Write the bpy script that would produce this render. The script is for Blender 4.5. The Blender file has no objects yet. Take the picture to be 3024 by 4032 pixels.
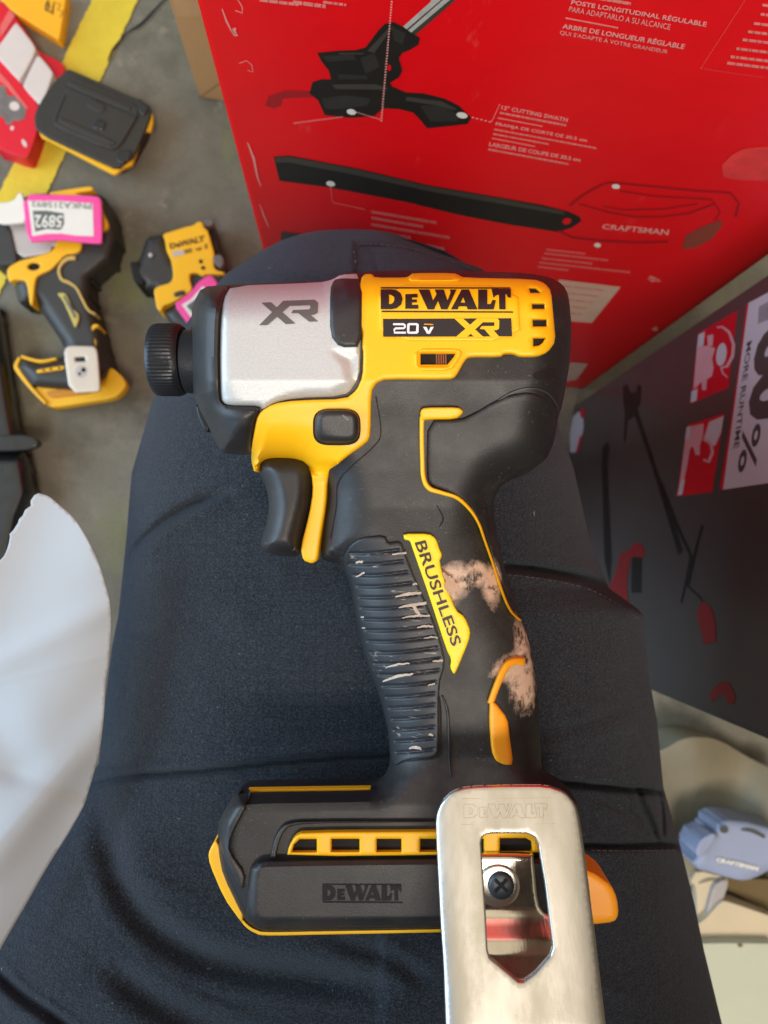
import bpy, math, random
import numpy as np
from mathutils import Vector, Matrix
from mathutils.geometry import delaunay_2d_cdt

random.seed(4)
SC = bpy.context.scene
COL = SC.collection
# ------------------------------------------------------------------ camera
F = 2912.0; CU, CV = 1512.0, 2016.0
HC = 0.80                                   # camera height over the floor
DM = 0.237                                  # camera distance of the driver's mid plane
nd = Vector(((1360-CU)/F, (CV-2210)/F, -1)).normalized()
zc = -nd
xc = (Vector((1, 0, 0)) - zc * zc.x).normalized()
yc = zc.cross(xc)
R = Matrix((xc, yc, zc))                    # camera -> world
CAM = Vector((0, 0, HC))
cd = bpy.data.cameras.new("camera"); cam = bpy.data.objects.new("camera", cd); COL.objects.link(cam)
cam.matrix_world = Matrix.Translation(CAM) @ R.to_4x4()
cd.sensor_fit = 'VERTICAL'; cd.sensor_height = 36; cd.sensor_width = 27; cd.lens = F/4032*36
cd.clip_start = 0.01; cd.clip_end = 50
cd.dof.use_dof = True; cd.dof.focus_distance = 0.225; cd.dof.aperture_fstop = 17
SC.camera = cam
# ------------------------------------------------------------------ world and lamps
W = bpy.data.worlds.new("World"); SC.world = W; W.use_nodes = True
wn = W.node_tree; bg = wn.nodes["Background"]
tc = wn.nodes.new("ShaderNodeTexCoord"); sx = wn.nodes.new("ShaderNodeSeparateXYZ")
wn.links.new(tc.outputs["Generated"], sx.inputs[0])
rx = wn.nodes.new("ShaderNodeValToRGB")       # cool daylight from one side, warm hall light from the other
rx.color_ramp.elements[0].position = 0.0; rx.color_ramp.elements[0].color = (0.46, 0.70, 1.06, 1)
rx.color_ramp.elements[1].position = 1.0; rx.color_ramp.elements[1].color = (0.13, 0.095, 0.068, 1)
e = rx.color_ramp.elements.new(0.45); e.color = (0.28, 0.24, 0.19, 1)
ma = wn.nodes.new("ShaderNodeMath"); ma.operation = 'MULTIPLY_ADD'; ma.inputs[1].default_value = .5; ma.inputs[2].default_value = .5
wn.links.new(sx.outputs[0], ma.inputs[0]); wn.links.new(ma.outputs[0], rx.inputs[0])
rz = wn.nodes.new("ShaderNodeValToRGB")       # bright hall ceiling overhead
rz.color_ramp.elements[0].position = 0.62; rz.color_ramp.elements[1].position = 0.97
mx = wn.nodes.new("ShaderNodeMix"); mx.data_type = 'RGBA'; mx.inputs[7].default_value = (0.94, 0.83, 0.64, 1)
wn.links.new(sx.outputs[2], rz.inputs[0]); wn.links.new(rz.outputs[0], mx.inputs[0]); wn.links.new(rx.outputs[0], mx.inputs[6])
wn.links.new(mx.outputs[2], bg.inputs["Color"]); bg.inputs["Strength"].default_value = 0.75

def area(name, loc, target, size, power, col, sy=None):
    l = bpy.data.lights.new(name, 'AREA'); l.energy = power; l.color = col; l.size = size
    if sy: l.shape = 'RECTANGLE'; l.size_y = sy
    o = bpy.data.objects.new(name, l); COL.objects.link(o)
    o.location = loc; o.rotation_euler = (Vector(target)-Vector(loc)).to_track_quat('-Z', 'Y').to_euler()
    return o
area("daylight_opening", (-1.7, 0.1, 1.0), (0, 0, 0.5), 1.3, 27, (0.60, 0.82, 1.0), 1.6)
area("hall_ceiling_lamp", (0.10, -0.95, 2.15), (0.15, 0.25, 0.35), 0.7, 33, (1.0, 0.89, 0.78))
SC.view_settings.view_transform = 'Standard'; SC.view_settings.look = 'None'
SC.view_settings.exposure = 0.40; SC.view_settings.gamma = 1.0
SC.render.engine = 'CYCLES'; SC.cycles.max_bounces = 8; SC.cycles.use_denoising = True

# ------------------------------------------------------------------ mappings
def ray(u, v): return R @ Vector(((u-CU)/F, (CV-v)/F, -1))
def atd(u, v, d): return CAM + ray(u, v)*d                      # point at camera distance d
def fl(u, v, h=0.0):
    r = ray(u, v); return CAM + r*((h-HC)/r.z)                   # point at height h
Rn = np.array([list(r) for r in R])
def rays(P):
    P = np.asarray(P, float)
    return np.stack([(P[:, 0]-CU)/F, (CV-P[:, 1])/F, -np.ones(len(P))], 1) @ Rn.T
def map_floor(P, h):
    r = rays(P); t = (h-HC)/r[:, 2]
    return np.array(CAM) + r*t[:, None]
def map_tool(P, h):                                             # local space of the driver
    P = np.asarray(P, float); k = (DM-h)/F
    return np.stack([(P[:, 0]-CU)*k, (CV-P[:, 1])*k, h*np.ones(len(P))], 1)
def map_leg(P, h):                                              # camera distance
    return np.array(CAM) + rays(P)*np.asarray(h)[:, None]
class Face:                                                     # an upright printed box face over the floor line p-q
    def __init__(s, p, q, flip=False):
        s.p = fl(*p); s.q = fl(*q); s.e = (s.q-s.p).normalized(); s.w = (s.q-s.p).length
        s.n = s.e.cross(Vector((0, 0, 1))).normalized()
        if (CAM-s.p).dot(s.n) < 0: s.n = -s.n
    def pt(s, u, v, off=0.0):
        r = ray(u, v); t = (s.p+s.n*off-CAM).dot(s.n)/r.dot(s.n); return CAM+r*t
    def sz(s, u, v):
        a = s.pt(u, v)-s.p; return a.dot(s.e), a.z
    def map(s, P, off):
        r = rays(P); n = np.array(s.n); o = np.atleast_1d(off)
        t = (np.dot(np.array(s.p)-np.array(CAM), n)+o)/(r @ n)
        return np.array(CAM)+r*t[:, None]

# ------------------------------------------------------------------ objects
def setp(o, label=None, cat=None, group=None, kind=None):
    if label: o["label"] = label
    if cat: o["category"] = cat
    if group: o["group"] = group
    if kind: o["kind"] = kind
    return o
def thing(name, label, cat, mat4, group=None):
    o = bpy.data.objects.new(name, None); COL.objects.link(o); o.empty_display_size = .02
    o.matrix_world = mat4 if isinstance(mat4, Matrix) else Matrix.Translation(Vector(mat4))
    return setp(o, label, cat, group)
LOCAL = set()
def mk(name, V, Fc, mat, parent=None, smooth=True, sharp=40, label=None):
    """V is in world space unless the parent's thing works in its own local space."""
    me = bpy.data.meshes.new(name)
    V = np.asarray(V, float)
    root = parent
    while root is not None and root.parent is not None: root = root.parent
    if root is not None and root.name not in LOCAL:
        V = V - np.array(ROOTLOC[root.name])
    me.from_pydata([tuple(p) for p in V], [], Fc)
    me.update(); me.validate()
    if smooth:
        me.polygons.foreach_set("use_smooth", [True]*len(me.polygons))
        me.set_sharp_from_angle(angle=math.radians(sharp))
    if mat: me.materials.append(mat)
    o = bpy.data.objects.new(name, me); COL.objects.link(o)
    if parent is not None: o.parent = parent
    if label: o["label"] = label
    return o
ROOTLOC = {}
def world_thing(name, label, cat, loc, group=None):
    o = thing(name, label, cat, loc, group); ROOTLOC[o.name] = Vector(loc); return o

# ------------------------------------------------------------------ 2-D helpers
def cv(s, ox, oy, pts): return [(ox+x/s, oy+y/s) for x, y in pts]
def area2(P):
    P = np.asarray(P); return 0.5*np.sum(P[:, 0]*np.roll(P[:, 1], -1)-np.roll(P[:, 0], -1)*P[:, 1])
def chaikin(P, n=2, closed=True):
    P = [np.array(p, float) for p in P]
    for _ in range(n):
        Q = []
        m = len(P)
        for i in range(m if closed else m-1):
            a, b = P[i], P[(i+1) % m]; Q += [a*.8+b*.2, a*.2+b*.8] if closed or 0 < i < m-2 else ([a, a*.2+b*.8] if i == 0 and m > 2 else [a*.8+b*.2, b])
        P = Q
    return [tuple(p) for p in P]
def spline(P, n=10):
    P = [np.array(p, float) for p in P]; Q = []
    for i in range(len(P)-1):
        p0, p1, p2, p3 = P[max(i-1, 0)], P[i], P[i+1], P[min(i+2, len(P)-1)]
        for k in range(n):
            t = k/n
            Q.append(0.5*((2*p1)+(-p0+p2)*t+(2*p0-5*p1+4*p2-p3)*t*t+(-p0+3*p1-3*p2+p3)*t**3))
    Q.append(P[-1]); return [tuple(q) for q in Q]
def dens(P, sp, closed=True):
    Q = []; m = len(P)
    for i in range(m if closed else m-1):
        a, b = np.array(P[i], float), np.array(P[(i+1) % m], float); L = np.linalg.norm(b-a)
        k = max(1, int(math.ceil(L/sp)))
        for j in range(k): Q.append(a+(b-a)*j/k)
    if not closed: Q.append(np.array(P[-1], float))
    return np.array(Q)
def segd(P, L, closed=True):
    P = np.asarray(P, float); L = np.asarray(L, float)
    A = L if closed else L[:-1]; B = np.roll(L, -1, 0) if closed else L[1:]
    out = np.full(len(P), 1e9)
    D = B-A; DD = np.maximum((D*D).sum(1), 1e-12)
    for s in range(0, len(P), 3000):
        p = P[s:s+3000, None, :]; t = np.clip(((p-A)*D).sum(2)/DD, 0, 1)
        q = A+t[..., None]*D; out[s:s+3000] = np.sqrt(((p-q)**2).sum(2).min(1))
    return out
def inside(P, L):
    P = np.asarray(P, float); L = np.asarray(L, float); A = L; B = np.roll(L, -1, 0)
    r = np.zeros(len(P), bool)
    for a, b in zip(A, B):
        c = (a[1] > P[:, 1]) != (b[1] > P[:, 1])
        if a[1] != b[1]:
            r ^= c & (P[:, 0] < (b[0]-a[0])*(P[:, 1]-a[1])/(b[1]-a[1])+a[0])
    return r
def tri2d(loops, sp=None, rings=(), minsp=None):
    """triangulate outline + holes, with optional interior points"""
    allp = []; edges = []
    for L in loops:
        b = len(allp); allp += [tuple(p) for p in L]
        edges += [(b+i, b+(i+1) % len(L)) for i in range(len(L))]
    nb = len(allp)
    extra = []
    def dist(Q): return np.min([segd(Q, L) for L in loops], 0)
    def ins(Q):
        m = inside(Q, loops[0])
        for h in loops[1:]: m &= ~inside(Q, h)
        return m
    for r in rings:
        for L in loops:
            L = np.asarray(L); T = np.roll(L, -1, 0)-np.roll(L, 1, 0); T /= np.maximum(np.linalg.norm(T, axis=1), 1e-9)[:, None]
            N = np.stack([-T[:, 1], T[:, 0]], 1)
            for s in (1, -1):
                Q = L+N*r*s
                k = ins(Q); Q = Q[k]
                if len(Q):
                    k = dist(Q) > r*.93; extra += [tuple(q) for q in Q[k]]
    if sp:
        L = np.asarray(loops[0]); x0, y0 = L.min(0); x1, y1 = L.max(0)
        gx, gy = np.meshgrid(np.arange(x0+sp*.5, x1, sp), np.arange(y0+sp*.5, y1, sp*.87))
        gx = gx+((np.arange(gx.shape[0]) % 2)*sp*.5)[:, None]
        Q = np.stack([gx.ravel(), gy.ravel()], 1)
        if len(Q):
            Q = Q[ins(Q)]
            if len(Q):
                Q = Q[dist(Q) > (max(rings) if rings else 0)+sp*.45]; extra += [tuple(q) for q in Q]
    pts = [Vector(p) for p in allp+extra]
    vo, _, fo, ov, _, _ = delaunay_2d_cdt(pts, edges, [], 0, 1e-4)
    vo = np.array([tuple(p) for p in vo])
    fo = np.array([f for f in fo if len(f) == 3])
    c = vo[fo].mean(1); fo = fo[ins(c)]
    # outline index mapping
    m = {}
    for i, src in enumerate(ov):
        for s_ in src:
            m[s_] = i
    lp = []; b = 0
    for L in loops:
        lp.append([m[b+i] for i in range(len(L))]); b += len(L)
    return vo, fo, lp

def patch(name, outline, mat, parent, zf, mp, off=.001, r=10, sp=16, wall=.003, holes=(), smooth=1, solid=None, down=None, edge=None, label=None, zmod=None, sharp=50, osp=None, floor_at=None):
    """A raised panel cut to an outline: top = zf + off with edges rounded over r, side walls down.  solid: closed underneath (thickness) ;
       floor_at: walls reach this height."""
    osp = osp or max(3.0, sp*.6)
    o = chaikin(outline, smooth) if smooth else outline
    loops = [dens(o, osp)]+[dens(h, osp) for h in holes]
    rings = [r*k for k in (.15, .45, 1.0)] if r else []
    V, T, lp = tri2d(loops, sp, rings)
    d = np.min([segd(V, L) for L in loops], 0)
    base = zf(V) if callable(zf) else np.full(len(V), float(zf))
    prof = np.sqrt(np.clip(1-(1-np.clip(d/max(r, 1e-6), 0, 1))**2, 0, 1)) if r else np.ones(len(V))
    e0 = edge if edge is not None else min(.5*off, off) if off > 0 else 0
    h = base+e0+(off-e0)*prof
    if zmod is not None: h = h+zmod(V, d)
    X = mp(V, h)
    a = X[T[:, 0]]; nrm = np.cross(X[T[:, 1]]-a, X[T[:, 2]]-a)
    up = (np.array([0, 0, 1.0]) if mp is map_tool else (np.array(CAM)-X[T].mean(1)))
    fl_ = (nrm*up).sum(1) < 0 if mp is not map_tool else nrm[:, 2] < 0
    T = T.copy(); T[fl_] = T[fl_][:, ::-1]
    faces = [tuple(int(i) for i in t) for t in T]
    X = list(map(tuple, X)); n = len(X)
    dn = np.array(down if down is not None else ((0, 0, -1)))
    if solid:                       # copy pushed down by thickness, flipped
        X2 = [tuple(np.array(p)+dn*solid) for p in X]
        X += X2; faces += [(c+n, b+n, a+n) for a, b, c in faces[:]]
        for L in lp:
            for i in range(len(L)):
                a_, b_ = L[i], L[(i+1) % len(L)]
                if a_ != b_: faces.append((a_, b_, b_+n, a_+n))
    elif wall or floor_at is not None:
        for L in lp:
            s = len(X)
            for i in L:
                p = np.array(X[i])
                q = np.array((p[0], p[1], floor_at)) if floor_at is not None else p+dn*wall
                X.append(tuple(q))
            for i in range(len(L)):
                j = (i+1) % len(L)
                if L[i] != L[j]: faces.append((L[i], L[j], s+j, s+i))
    ob = mk(name, X, faces, mat, parent, sharp=sharp, label=label)
    import bmesh
    bm = bmesh.new(); bm.from_mesh(ob.data)
    bmesh.ops.remove_doubles(bm, verts=bm.verts, dist=1e-7)
    # flip walls consistently with the top
    bmesh.ops.recalc_face_normals(bm, faces=bm.faces)
    bm.faces.ensure_lookup_table()
    f0 = max(bm.faces, key=lambda f: f.calc_area())
    bm.to_mesh(ob.data); bm.free()
    return ob
def ribbon(pts, w, closed=False):
    """outline polygon of a stripe along pts; w a width or a list of widths"""
    P = np.array(pts, float); n = len(P)
    if np.isscalar(w): w = [w]*n
    w = np.interp(np.linspace(0, 1, n), np.linspace(0, 1, len(w)), w)
    T = np.gradient(P, axis=0); T /= np.maximum(np.linalg.norm(T, axis=1), 1e-9)[:, None]
    N = np.stack([-T[:, 1], T[:, 0]], 1)*(w*.5)[:, None]
    return [tuple(p) for p in P+N]+[tuple(p) for p in (P-N)[::-1]]
_txt = {}
def text2d(s, bold=0.0, res=3):
    """glyph triangles of a string, fitted to the unit square"""
    k = (s, bold)
    if k in _txt: return _txt[k]
    c = bpy.data.curves.new("glyphs", 'FONT'); c.body = s; c.offset = bold; c.resolution_u = res; c.fill_mode = 'FRONT'
    o = bpy.data.objects.new("glyphs", c); COL.objects.link(o)
    dg = bpy.context.evaluated_depsgraph_get(); dg.update()
    me = bpy.data.meshes.new_from_object(o.evaluated_get(dg))
    V = np.array([v.co[:2] for v in me.vertices]); Fc = [tuple(p.vertices) for p in me.polygons]
    bpy.data.objects.remove(o); bpy.data.curves.remove(c); bpy.data.meshes.remove(me)
    V = (V-V.min(0))/(V.max(0)-V.min(0)); _txt[k] = (V, Fc); return _txt[k]
def quadmap(V, q):
    tl, tr, br, bl = [np.array(p, float) for p in q]
    x = V[:, :1]; y = V[:, 1:]
    return (bl*(1-x)+br*x)*(1-y)+(tl*(1-x)+tr*x)*y
def text(name, items, mat, parent, zf, mp, off, label=None):
    """items: (string, [tl,tr,br,bl] in pixels, bold); all become one printed mark"""
    VV = []; FF = []; b = 0
    for s, q, bold in items:
        V, Fc = text2d(s, bold); P = quadmap(V, q); VV.append(P); FF += [tuple(i+b for i in f) for f in Fc]; b += len(P)
    P = np.concatenate(VV); h = (zf(P) if callable(zf) else zf)+off+np.zeros(len(P))
    X = mp(P, h)
    return orient(mk(name, X, FF, mat, parent, smooth=False, label=label), mp)
def orient(ob, mp):
    return ob
def marks(name, polys, mat, parent, zf, mp, off, sp=None, label=None):
    """several printed shapes in one mark"""
    XX = []; FF = []; b = 0
    for k, poly in enumerate(polys):
        loops = [np.array(p, float) for p in (poly if isinstance(poly[0][0], (list, tuple, np.ndarray)) else [poly])]
        if sp: loops = [dens(l, sp) for l in loops]
        V, T, _ = tri2d(loops, sp)
        h = (zf(V) if callable(zf) else zf)+off+np.zeros(len(V))+k*4e-6
        X = mp(V, h); XX.append(X); FF += [tuple(int(i)+b for i in t) for t in T]; b += len(X)
    return mk(name, np.concatenate(XX), FF, mat, parent, smooth=bool(sp), label=label)
def bars(x0, x1, y, h, slope, seg=(14, 40), gap=5):
    """a line of unreadably small print, as word-long dashes"""
    out = []; x = x0
    while x < x1:
        w = min(random.uniform(*seg), x1-x)
        ya = y+(x-x0)*slope; yb = y+(x+w-x0)*slope
        out.append([(x, ya+h*.2), (x+w, yb+h*.2), (x+w-2, yb+h*.78), (x-2, ya+h*.78)]); x += w+gap
    return out
def ell(cx, cy, a, b, ang=0, n=20):
    c, s = math.cos(ang), math.sin(ang)
    return [(cx+a*math.cos(t)*c-b*math.sin(t)*s, cy+a*math.cos(t)*s+b*math.sin(t)*c) for t in [i*2*math.pi/n for i in range(n)]]

# ------------------------------------------------------------------ materials
class NT:
    def __init__(s, name):
        s.m = bpy.data.materials.new(name); s.m.use_nodes = True; s.t = s.m.node_tree
        s.b = s.t.nodes["Principled BSDF"]; s.co = s.t.nodes.new("ShaderNodeTexCoord").outputs["Object"]
    def n(s, ty, **kw):
        x = s.t.nodes.new(ty)
        for k, v in kw.items(): setattr(x, k, v)
        return x
    def l(s, a, b): s.t.links.new(a, b)
    def noise(s, scale, detail=4, rough=.6, stretch=None, dist=0):
        x = s.n("ShaderNodeTexNoise"); x.inputs["Scale"].default_value = scale; x.inputs["Detail"].default_value = detail
        x.inputs["Roughness"].default_value = rough; x.inputs["Distortion"].default_value = dist
        if stretch:
            mp = s.n("ShaderNodeMapping"); mp.inputs["Scale"].default_value = stretch
            if len(stretch) > 3: pass
            s.l(s.co, mp.inputs[0]); s.l(mp.outputs[0], x.inputs["Vector"])
        else: s.l(s.co, x.inputs["Vector"])
        return x.outputs["Fac"]
    def ramp(s, fac, a, b, ca=(0, 0, 0, 1), cb=(1, 1, 1, 1)):
        x = s.n("ShaderNodeValToRGB"); e = x.color_ramp.elements
        e[0].position = a; e[1].position = b; e[0].color = ca; e[1].color = cb; s.l(fac, x.inputs[0]); return x.outputs[0]
    def mix(s, fac, a, b):
        x = s.n("ShaderNodeMix", data_type='RGBA')
        for sock, val in ((x.inputs[0], fac), (x.inputs[6], a), (x.inputs[7], b)):
            if isinstance(val, bpy.types.NodeSocket): s.l(val, sock)
            else: sock.default_value = val if not isinstance(val, tuple) or len(val) == 4 else (*val, 1)
        return x.outputs[2]
    def math(s, op, a, b=0.0, clamp=False):
        x = s.n("ShaderNodeMath", operation=op, use_clamp=clamp)
        for sock, val in ((x.inputs[0], a), (x.inputs[1], b)):
            if isinstance(val, bpy.types.NodeSocket): s.l(val, sock)
            else: sock.default_value = val
        return x.outputs[0]
    def bump(s, h, dist=.0005, strength=1.0, prev=None):
        x = s.n("ShaderNodeBump"); x.inputs["Distance"].default_value = dist; x.inputs["Strength"].default_value = strength
        s.l(h, x.inputs["Height"])
        if prev is not None: s.l(prev, x.inputs["Normal"])
        return x.outputs[0]
    def blob(s, c, rad, nz, k=.6, soft=.15):
        """an irregular spot around object-space point c (ellipse radii rad)"""
        v = s.n("ShaderNodeVectorMath", operation='SUBTRACT'); s.l(s.co, v.inputs[0]); v.inputs[1].default_value = c
        w = s.n("ShaderNodeVectorMath", operation='DIVIDE'); s.l(v.outputs[0], w.inputs[0]); w.inputs[1].default_value = rad
        q = s.n("ShaderNodeVectorMath", operation='LENGTH'); s.l(w.outputs[0], q.inputs[0])
        d = s.math('ADD', q.outputs["Value"], s.math('MULTIPLY', s.math('SUBTRACT', nz, .5), -k*2))
        return s.ramp(d, 1-soft, 1.0, (1, 1, 1, 1), (0, 0, 0, 1))
def M(name, col, rough=.5, metal=0.0, var=.12, vs=60, bump=0.0, bs=400, coat=0.0, dust=0.0, dcol=(.35, .31, .26), spec=.5):
    s = NT(name); b = s.b
    c2 = tuple(max(0, c*(1-var)) for c in col)
    colr = s.mix(s.noise(vs, 5), c2, tuple(min(1, c*(1+var)) for c in col))
    if dust:
        sp_ = s.ramp(s.noise(900, 3, .7), .66, .74); cloud = s.ramp(s.noise(70, 4), .35, .75)
        colr = s.mix(s.math('MULTIPLY', s.math('MULTIPLY', sp_, cloud), dust, True), colr, dcol)
        colr = s.mix(s.math('MULTIPLY', cloud, dust*.10), colr, dcol)
    s.l(colr, b.inputs["Base Color"])
    b.inputs["Metallic"].default_value = metal; b.inputs["Specular IOR Level"].default_value = spec
    rr = s.n("ShaderNodeMapRange"); rr.inputs[3].default_value = max(.02, rough-.08); rr.inputs[4].default_value = min(1, rough+.1)
    s.l(s.noise(vs*1.7, 4), rr.inputs[0]); s.l(rr.outputs[0], b.inputs["Roughness"])
    b.inputs["Coat Weight"].default_value = coat; b.inputs["Coat Roughness"].default_value = .15
    if bump: s.l(s.bump(s.noise(bs, 3), bump), b.inputs["Normal"])
    return s.m

mYEL = M("yellow_plastic", (.92, .48, .002), .42, var=.05, bump=.00003, bs=1500, dust=.35, dcol=(.35, .22, .08))
mYEL2 = M("yellow_label", (.90, .66, .006), .42, var=.04, dust=.15)
mORG = M("orange_yellow_plastic", (.95, .38, .004), .42, var=.04, bump=.00003, bs=1500, dust=.3)
mBLK = M("black_plastic", (.012, .012, .014), .46, var=.2, bump=.00006, bs=1800, dust=.5)
mBLKs = M("black_print", (.012, .008, .008), .5, var=.1)
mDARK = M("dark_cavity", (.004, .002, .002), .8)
mCOP = M("copper_winding", (.32, .12, .05), .4, .8)
mGRY = M("gearcase_print", (.10, .095, .09), .5)
mWHT = M("white_print", (.75, .75, .76), .5, var=.04)
mSCR = M("blackened_screw", (.07, .08, .09), .5, .7, var=.2)
mCHK = M("blackened_collet", (.02, .022, .026), .34, .5, var=.2, bump=.0001, bs=900)
def rubber(name, stains=False):
    s = NT(name); b = s.b
    base = s.mix(s.noise(50, 5), (.008, .0078, .009), (.017, .016, .016))
    dst = s.ramp(s.noise(1100, 3, .75), .63, .72); cloud = s.ramp(s.noise(55, 4, .65), .40, .72)
    base = s.mix(s.math('MULTIPLY', s.math('MULTIPLY', dst, cloud), .7), base, (.27, .25, .22))
    base = s.mix(s.math('MULTIPLY', s.ramp(s.noise(34, 6, .7), .50, .72), .16), base, (.20, .18, .16))
    scr = s.ramp(s.noise(260, 3, .6, (1, 6, 1)), .66, .72)
    base = s.mix(s.math('MULTIPLY', scr, .10), base, (.25, .24, .22))
    if stains:
        nz = s.noise(190, 5, .72); fine = s.math('MAXIMUM', s.ramp(s.noise(170, 8, .66), .40, .50), s.math('MULTIPLY', s.ramp(s.noise(420, 4, .6, (3.2, .5, 1)), .50, .60), .6))
        tot = None
        for (u, v, ru, rv, k) in [(1800, 2280, 74, 66, .6), (1870, 2262, 85, 48, .5), (1945, 2300, 44, 90, .5), (1755, 2340, 46, 74, .6),
                                  (2082, 2550, 52, 130, .6), (2050, 2635, 105, 60, .6), (2080, 2720, 70, 110, .8)] :
            c = map_tool([(u, v)], .016)[0]; kk = DM/F
            m_ = s.blob(tuple(c), (ru*kk*1.1, rv*kk*1.1, .02), nz, k, .5)
            tot = m_ if tot is None else s.math('MAXIMUM', tot, m_)
        tot = s.math('MULTIPLY', tot, s.math('ADD', s.math('MULTIPLY', fine, .88), .04, True), True)
        base = s.mix(tot, base, s.mix(s.noise(400, 4), (.60, .43, .31), (.80, .60, .45)))
    s.l(base, b.inputs["Base Color"])
    rr = s.n("ShaderNodeMapRange"); rr.inputs[3].default_value = .42; rr.inputs[4].default_value = .62
    s.l(s.noise(80, 4), rr.inputs[0]); s.l(rr.outputs[0], b.inputs["Roughness"])
    b.inputs["Specular IOR Level"].default_value = .5
    s.l(s.bump(s.noise(2200, 2), .00006), b.inputs["Normal"])
    return s.m
mRUB = rubber("scuffed_rubber", True)
def ribmat():
    s = NT("ribbed_rubber"); b = s.b
    base = s.mix(s.noise(50, 5), (.015, .017, .020), (.028, .030, .035))
    st = s.ramp(s.noise(300, 3, .7, (.35, 3.4, 1)), .60, .68); 
    loc = None
    for (u, v, ru, rv) in [(1610, 2340, 80, 150), (1560, 2620, 160, 60), (1460, 2210, 130, 50), (1620, 2860, 80, 120), (1680, 2560, 60, 90)]:
        c = map_tool([(u, v)], .016)[0]; kk = DM/F
        m_ = s.blob(tuple(c), (ru*kk, rv*kk, .02), s.noise(150, 3), .6, .4)
        loc = m_ if loc is None else s.math('MAXIMUM', loc, m_)
    base = s.mix(s.math('MULTIPLY', s.math('MULTIPLY', st, loc), .85), base, (.42, .37, .30))
    s.l(base, b.inputs["Base Color"]); b.inputs["Roughness"].default_value = .46
    s.l(s.bump(s.noise(2200, 2), .00005), b.inputs["Normal"]); return s.m
mRIB = ribmat()
mSIL = M("painted_silver", (.52, .54, .54), .46, .35, var=.16, vs=1300, bump=.00008, bs=2500, dust=.12, dcol=(.16, .13, .10))
def clipmat(name, rough, col=(.80, .74, .63)):
    s = NT(name); b = s.b
    s.l(s.mix(s.noise(45, 5), tuple(c*.86 for c in col), col), b.inputs["Base Color"]); b.inputs["Metallic"].default_value = 1
    rr = s.n("ShaderNodeMapRange"); rr.inputs[3].default_value = max(.02, rough-.1); rr.inputs[4].default_value = rough+.22
    s.l(s.ramp(s.noise(38, 6, .65, (2, .7, 1)), .3, .7), rr.inputs[0]); s.l(rr.outputs[0], b.inputs["Roughness"])
    s.l(s.bump(s.noise(300, 3, .6, (6, 1, 1)), .00002), b.inputs["Normal"]); return s.m
mCLIP = clipmat("brushed_nickel", .24, (.72, .69, .63)); mFOOT = clipmat("polished_nickel", .10)
def clothmat():
    s = NT("navy_work_cloth"); b = s.b
    base = s.mix(s.ramp(s.noise(16, 5, .6), .3, .7), (.008, .011, .016), (.018, .023, .031))
    fz = s.noise(1150, 3, .8, (1, 1.5, 1)); base = s.mix(s.ramp(fz, .44, .66), base, (.052, .062, .076))
    # ripstop lines and diagonal twill
    v = s.n("ShaderNodeSeparateXYZ"); s.l(s.co, v.inputs[0])
    def lines(sock, period, width):
        m_ = s.math('FRACT', s.math('MULTIPLY', sock, 1/period)); return s.math('LESS_THAN', m_, width)
    wob = s.math('MULTIPLY', s.noise(25, 3), .004)
    gx = lines(s.math('ADD', v.outputs[0], wob), .0042, .13); gy = lines(s.math('ADD', v.outputs[1], wob), .0042, .13)
    g = s.math('MAXIMUM', gx, gy)
    fade = s.ramp(s.noise(30, 3), .40, .65)
    base = s.mix(s.math('MULTIPLY', s.math('MULTIPLY', g, fade), .32), base, (.008, .010, .014))
    lint = s.ramp(s.noise(420, 2, .5, (1, 2.6, 1)), .74, .76)
    base = s.mix(s.math('MULTIPLY', lint, .35), base, (.30, .32, .33))
    lint2 = s.ramp(s.noise(160, 2, .5, (3.2, 1, 1)), .785, .80)
    base = s.mix(s.math('MULTIPLY', lint2, .7), base, (.45, .45, .42))
    s.l(base, b.inputs["Base Color"]); b.inputs["Roughness"].default_value = .9
    b.inputs["Sheen Weight"].default_value = .12; b.inputs["Sheen Roughness"].default_value = .45; b.inputs["Sheen Tint"].default_value = (.75, .85, 1, 1)
    b.inputs["Specular IOR Level"].default_value = .2
    n1 = s.bump(s.noise(1200, 3, .8), .0006)
    n2 = s.bump(s.noise(75, 6, .65), .0016, .5, n1)
    s.l(n2, b.inputs["Normal"]); return s.m
mCLOTH = clothmat()
def floormat():
    s = NT("worn_concrete"); b = s.b
    base = s.mix(s.ramp(s.noise(4, 8, .65), .35, .68), (.105, .096, .070), (.225, .208, .160))
    base = s.mix(s.ramp(s.noise(11, 5, .6), .52, .72), base, (.080, .072, .052))
    base = s.mix(s.ramp(s.noise(26, 6, .7), .60, .74), base, (.26, .235, .18))
    base = s.mix(s.math('MULTIPLY', s.ramp(s.noise(7, 4, .5, (1.4, .8, 1)), .60, .68), .55), base, (.19, .20, .07))
    base = s.mix(s.math('MULTIPLY', s.ramp(s.noise(300, 3), .5, .7), .25), base, (.05, .045, .035))
    s.l(base, b.inputs["Base Color"]); b.inputs["Roughness"].default_value = .6
    s.l(s.bump(s.noise(90, 6), .0012, .6), b.inputs["Normal"]); return s.m
mFLOOR = floormat()
mSTRIPE = M("worn_yellow_floor_paint", (.66, .49, .03), .55, var=.22, vs=22, bump=.0006, bs=120, dust=.6, dcol=(.2, .16, .07))
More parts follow.
